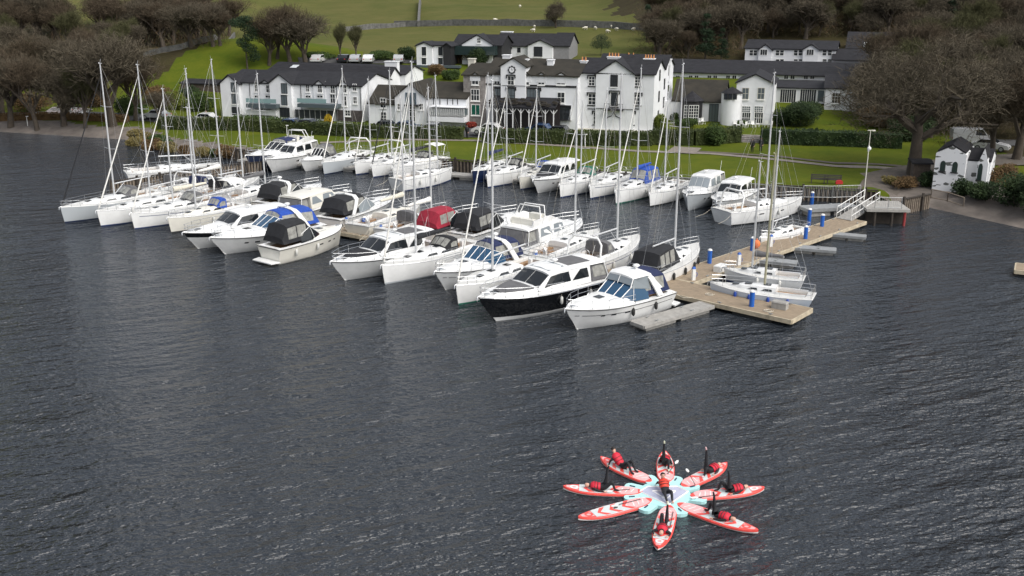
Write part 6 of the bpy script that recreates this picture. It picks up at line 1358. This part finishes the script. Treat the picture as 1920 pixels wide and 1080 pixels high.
# instructor kneeling / lying in the centre, arms and legs out
J = {'pelvis': ((0, -.18, .20), (.14, .12)), 'belly': ((0, 0, .26), (.13, .11)), 'chest': ((0, .20, .36), (.15, .12)), 'neck': ((0, .34, .48), .06), 'head': ((0, .38, .60), (.09, .09)), 'crown': ((0, .40, .74), (.085, .08))}
for s, q in (('L', -1), ('R', 1)):
    J['sho'+s] = ((.17*q, .24, .40), .068); J['elb'+s] = ((.22*q, .44, .26), .045); J['wri'+s] = ((.20*q, .62, .12), .03); J['palm'+s] = ((.20*q, .70, .06), (.038, .018)); J['hip'+s] = ((.10*q, -.22, .16), .10); J['kne'+s] = ((.16*q, -.55, .34), .068); J['ank'+s] = ((.12*q, -.88, .10), .042); J['toe'+s] = ((.12*q, -1.06, .06), .036)
person((C0.x, C0.y+.05, .17), .1, 'person in pink and red sitting in the middle of the star float', J, vm=mk('scarlet_vest', (.62, .04, .02), .6), hair=hairk, foot=skin, face_dir=(0, -1, 0), group='people exercising on the paddle boards')
def paddle(a, b, z0, z1, label):
    p, q = P(*a, z0), P(*b, z1); o = empty('paddle', p, 0, label, 'paddle', 'paddles lying on the boards'); d = q-p; n = d.normalized(); s = n.cross(Vector((0, 0, 1))).normalized()*.07
    MB().tube([(0, 0, 0), tuple(d)], .015, 0, 5).build('shaft', rubber, o); mb = MB(); t = Vector((0, 0, .012)); pts = [d, d+n*.14+s, d+n*.32+s*.8, d+n*.38, d+n*.32-s*.8, d+n*.14-s]
    mb.add([v+t for v in pts]+[v-t for v in pts], [tuple(range(6)), tuple(range(6, 12))[::-1]]+[(i, (i+1) % 6, 6+(i+1) % 6, 6+i) for i in range(6)]); mb.build('blade', swht, o); MB().tube([tuple(-s*.5), tuple(s*.5)], .014, 0, 5).build('grip', rubber, o)
paddle((1252, 888), (1266, 870), .3, .35, 'paddle with white blade right of the top board'); paddle((1303, 908), (1291, 886), .3, .3, 'paddle lying across the inner end of the upper right board')
paddle((1262, 960), (1256, 992), .22, .22, 'paddle lying lengthwise on the bottom board'); paddle((1180, 917), (1150, 920), .22, .22, 'paddle lying on the left board'); paddle((1200, 936), (1160, 946), .22, .22, 'paddle lying on the empty lower left board')
paddle((1345, 928), (1310, 932), .22, .22, 'paddle lying on the right board')
# ------------------------------------------------------------ cars, sheep, people ashore, lamp posts, garden furniture
def car(px, py, rz, paint, label, group=None, p=None, L=4.3, van=False):
    p = p or T(px, py); o = empty('parked_car', p+Vector((0, 0, .08)), rz, label, 'car', group); hh = 1.45 if not van else 1.95; mb = MB(); w = .88
    prof = [(-L/2, .35), (-L/2+.02, .85), (-L*.36, .95), (-L*.26, hh-.03), (L*.06, hh), (L*.20, .98), (L*.42, .82), (L/2, .62), (L/2, .32)] if not van else [(-L/2, .35), (-L/2, hh-.1), (-L*.45, hh), (L*.18, hh), (L*.32, 1.1), (L*.45, .95), (L/2, .7), (L/2, .32)]
    secs = [[(x, y, z) for x, z in [(a, b*(1 if abs(y) < w else .985)) for a, b in prof]] for y in (-w, -w*.9, w*.9, w)]; n = len(prof)
    mb.loft(secs, 0, closed=True, sm=False); fixn(mb.build('body', paint, o))
    for s in (1, -1):
        mb = MB(); q = [(-L*.33, .97), (-L*.245, hh-.1), (L*.05, hh-.08), (L*.165, .99)] if not van else [(L*.02, 1.15), (L*.02, hh-.15), (L*.17, hh-.15), (L*.27, 1.15)]; mb.prism(q, 'y', s*(w+.004)-.004, s*(w+.004)+.004); mb.build('side_window', glassd, o)
    mb = MB(); a, b = ((L*.075, hh-.03), (L*.19, 1.03)) if not van else ((L*.19, hh-.06), (L*.31, 1.16)); mb.add([(a[0]+.02, -.72, a[1]), (a[0]+.02, .72, a[1]), (b[0]+.02, .76, b[1]), (b[0]+.02, -.76, b[1])], [(0, 1, 2, 3)]); mb.build('windscreen', glassd, o)
    for x in (-L*.30, L*.31):
        for s in (1, -1): t = MB(); t.tube([(x, s*.72, .32), (x, s*.9, .32)], .32, 0, 12); wl = t.build('wheel', rubber, o); MB().tube([(x, s*.9, .32), (x, s*.91, .32)], .19, 0, 10).build('rim', galv, wl)
    for s in (1, -1): MB().box(L/2-.03, L/2+.012, s*.62-.14, s*.62+.14, .62-.08, .62+.05).build('headlight', glassw, o); MB().box(-L/2-.012, -L/2+.03, s*.66-.1, s*.66+.1, .68, .84).build('tail_light', redp, o)
    return o
cp = {k: mk('car_'+k, c, .25, metal=.3, coat=.6) for k, c in {'silver': (.42, .43, .44), 'white': (.72, .72, .72), 'blue': (.03, .07, .16), 'dark': (.02, .022, .026), 'teal': (.03, .12, .12)}.items()}
for px, py, rz, c, l in ((293, 224, R(170), 'silver', 'silver car parked on the left shore road'), (383, 231, R(172), 'white', 'white car parked left of the terrace wing'), (122, 214, R(160), 'white', 'small white car beside the grey shed'), (551, 240, R(-15), 'blue', 'blue car parked before the second big gable of the terrace wing'),
                         (582, 241, R(-15), 'dark', 'dark car parked before the glazed front of the terrace wing'), (728, 244, R(-12), 'dark', 'dark car at the left corner of the cottage wing'), (765, 245, R(-12), 'blue', 'blue car under the cottage wing gable'), (818, 249, R(-12), 'silver', 'grey car before the conservatory'),
                         (915, 249, R(165), 'white', 'white car with roof bars in front of the stone hotel end'), (1010, 250, R(160), 'blue', 'blue car in front of the veranda'), (1044, 254, R(160), 'dark', 'dark car left of the plinth terrace')): car(px, py, rz, cp[c], l, p=P(px, py+3, 1.75) if px > 500 else None)
for i, (px, c) in enumerate(((598, 'white'), (646, 'dark'), (668, 'silver'), (692, 'white'), (748, 'silver'))): car(px, 118, R(80+i*3), cp[c], {'dark': 'dark car in the row parked on the hill track behind the roofs', 'white': 'white car in the row parked on the hill track behind the roofs', 'silver': 'silver car in the row parked on the hill track behind the roofs'}[c], 'cars in the row on the hill track')
car(1826, 268, R(-8), cp['silver'], 'silver van parked behind the boathouse', p=T(1822, 270), L=5.2, van=True); car(1852, 284, R(-35), cp['white'], 'white car behind the boathouse roof', p=T(1856, 283))
# small lamp posts on the lawn
for px, py, h, l in ((539, 262, 26, 'short lamp post on the lawn before the second terrace gable'), (735, 262, 24, 'short lamp post on the lawn before the cottage wing'), (1097, 276, 24, 'short lamp post in front of the plinth terrace'), (52, 236, 16, 'small white signpost on the left shore')):
    p = T(px, py); lamp_post(p, h*mpp(p.length), l, .3, False, m=wpaint, r=.05)
# sheep
smb = mk('fleece', (.62, .59, .50), .95, bump=.02); first = None
def sheep():
    o = empty('sheep', (0, 0, 0), 0, 'white sheep grazing on the hill field', 'sheep', 'sheep on the hill field'); mb = MB()
    mb.loft([[(x, r*math.cos(a), .62+r*1.05*math.sin(a)) for a in [j*math.pi/5 for j in range(10)]] for x, r in ((-.55, .08), (-.48, .24), (-.2, .30), (.15, .29), (.40, .22), (.55, .12), (.72, .10), (.84, .06))], 0, closed=True); 
    for x in (-.35, .32):
        for s in (1, -1): mb.tube([(x, s*.14, .5), (x, s*.14, .02)], [.07, .035], 0, 5)
    mb.build('body', smb, o); m = MB(); m.loft([[(x, r*math.cos(a), z+r*math.sin(a)) for a in [j*math.pi/3 for j in range(6)]] for x, r, z in ((.72, .10, .66), (.86, .09, .52), (1.0, .05, .36))], 0, closed=True); m.build('head', skin if False else smb, o); return o
s0 = sheep()
for i, (px, py) in enumerate(((928, 40), (1002, 53), (1098, 56), (1116, 56), (1148, 53), (1156, 58), (1188, 58), (1139, 62), (975, 14), (1000, 60))):
    s = s0 if i == 0 else copy_tree(s0); s.location = T(px, py); s.rotation_euler.z = i*1.7; s.scale = (1.5, 1.5, 1.5) if False else (.85, .85, .85)
# people ashore
def walker(p, rz, label, coat, legs=neo, hair=hairk, sit=False):
    J = {'pelvis': ((0, 0, .92), (.15, .12)), 'belly': ((0, 0, 1.08), (.14, .11)), 'chest': ((0, 0, 1.30), (.17, .12)), 'neck': ((0, 0, 1.47), .06), 'head': ((.01, 0, 1.58), (.09, .09)), 'crown': ((.01, 0, 1.70), (.08, .08))}
    for s, q in (('L', 1), ('R', -1)): J['sho'+s] = ((0, .18*q, 1.40), .07); J['elb'+s] = ((-.03*q, .25*q, 1.12), .05); J['wri'+s] = ((.10*q, .25*q, .88), .035); J['palm'+s] = ((.12*q, .25*q, .79), (.035, .02)); J['hip'+s] = ((0, .10*q, .88), .105); J['kne'+s] = ((.12*q, .11*q, .49), .07); J['ank'+s] = ((.06*q, .11*q, .09), .045); J['toe'+s] = ((.06*q+.17, .12*q, .045), .04)
    return person(p, rz, label, J, vm=coat, hair=hair, foot=neo, group=None, vestk=True)
dk = mk('dark_coat', (.02, .02, .022), .85); wc = mk('white_coat', (.60, .58, .56), .85); rc = mk('red_coat', (.4, .05, .03), .85)
for px, py, c, l in ((1410, 286, dk, 'person in dark coat on the yellowish lawn, left of the pair'), (1426, 284, dk, 'person in black on the yellowish lawn, right of the pair'), (850, 258, wc, 'person in a pale top on the lawn near the hedge gap'), (876, 259, dk, 'person in dark clothes standing in the hedge gap'), (388, 229, rc, 'person in a red top beside the white parked car')): walker(T(px, py), 1.2, l, c)
# goal-like white sign, garden chairs, steps
def gchair(px, py, rz, lb, g):
    p = T(px, py); o = empty('garden_chair', p, rz, lb, 'chair', g); MB().box(-.25, .25, -.25, .25, .42, .46).build('seat', wpaint, o); MB().box(-.25, .25, .21, .25, .46, .92).build('backrest', wpaint, o)
    for x in (-.22, .22):
        for y in (-.22, .22): MB().box(x-.02, x+.02, y-.02, y+.02, 0, .42).build('leg', wpaint, o)
for i, (px, py) in enumerate(((1378, 238), (1384, 240), (1390, 238), (1396, 240), (1403, 238), (1412, 239), (1420, 238), (1437, 238), (1444, 239), (1310, 234), (1318, 233))): gchair(px, py, i*1.3, 'white garden chair on the terrace before the gable house', 'white garden chairs on the terrace')
a, b = T(1372, 266), T(1425, 268); st = empty('garden_steps', a, math.atan2(b.y-a.y, b.x-a.x), 'grey stone steps between the upper garden and the yellowish lawn', 'steps')
for i in range(5): MB().box(0, 3.7, i*.42, 5*.42, -.3+(i-1)*.15, .02+i*.17).build('step', stone, st)
# club sign on the shore
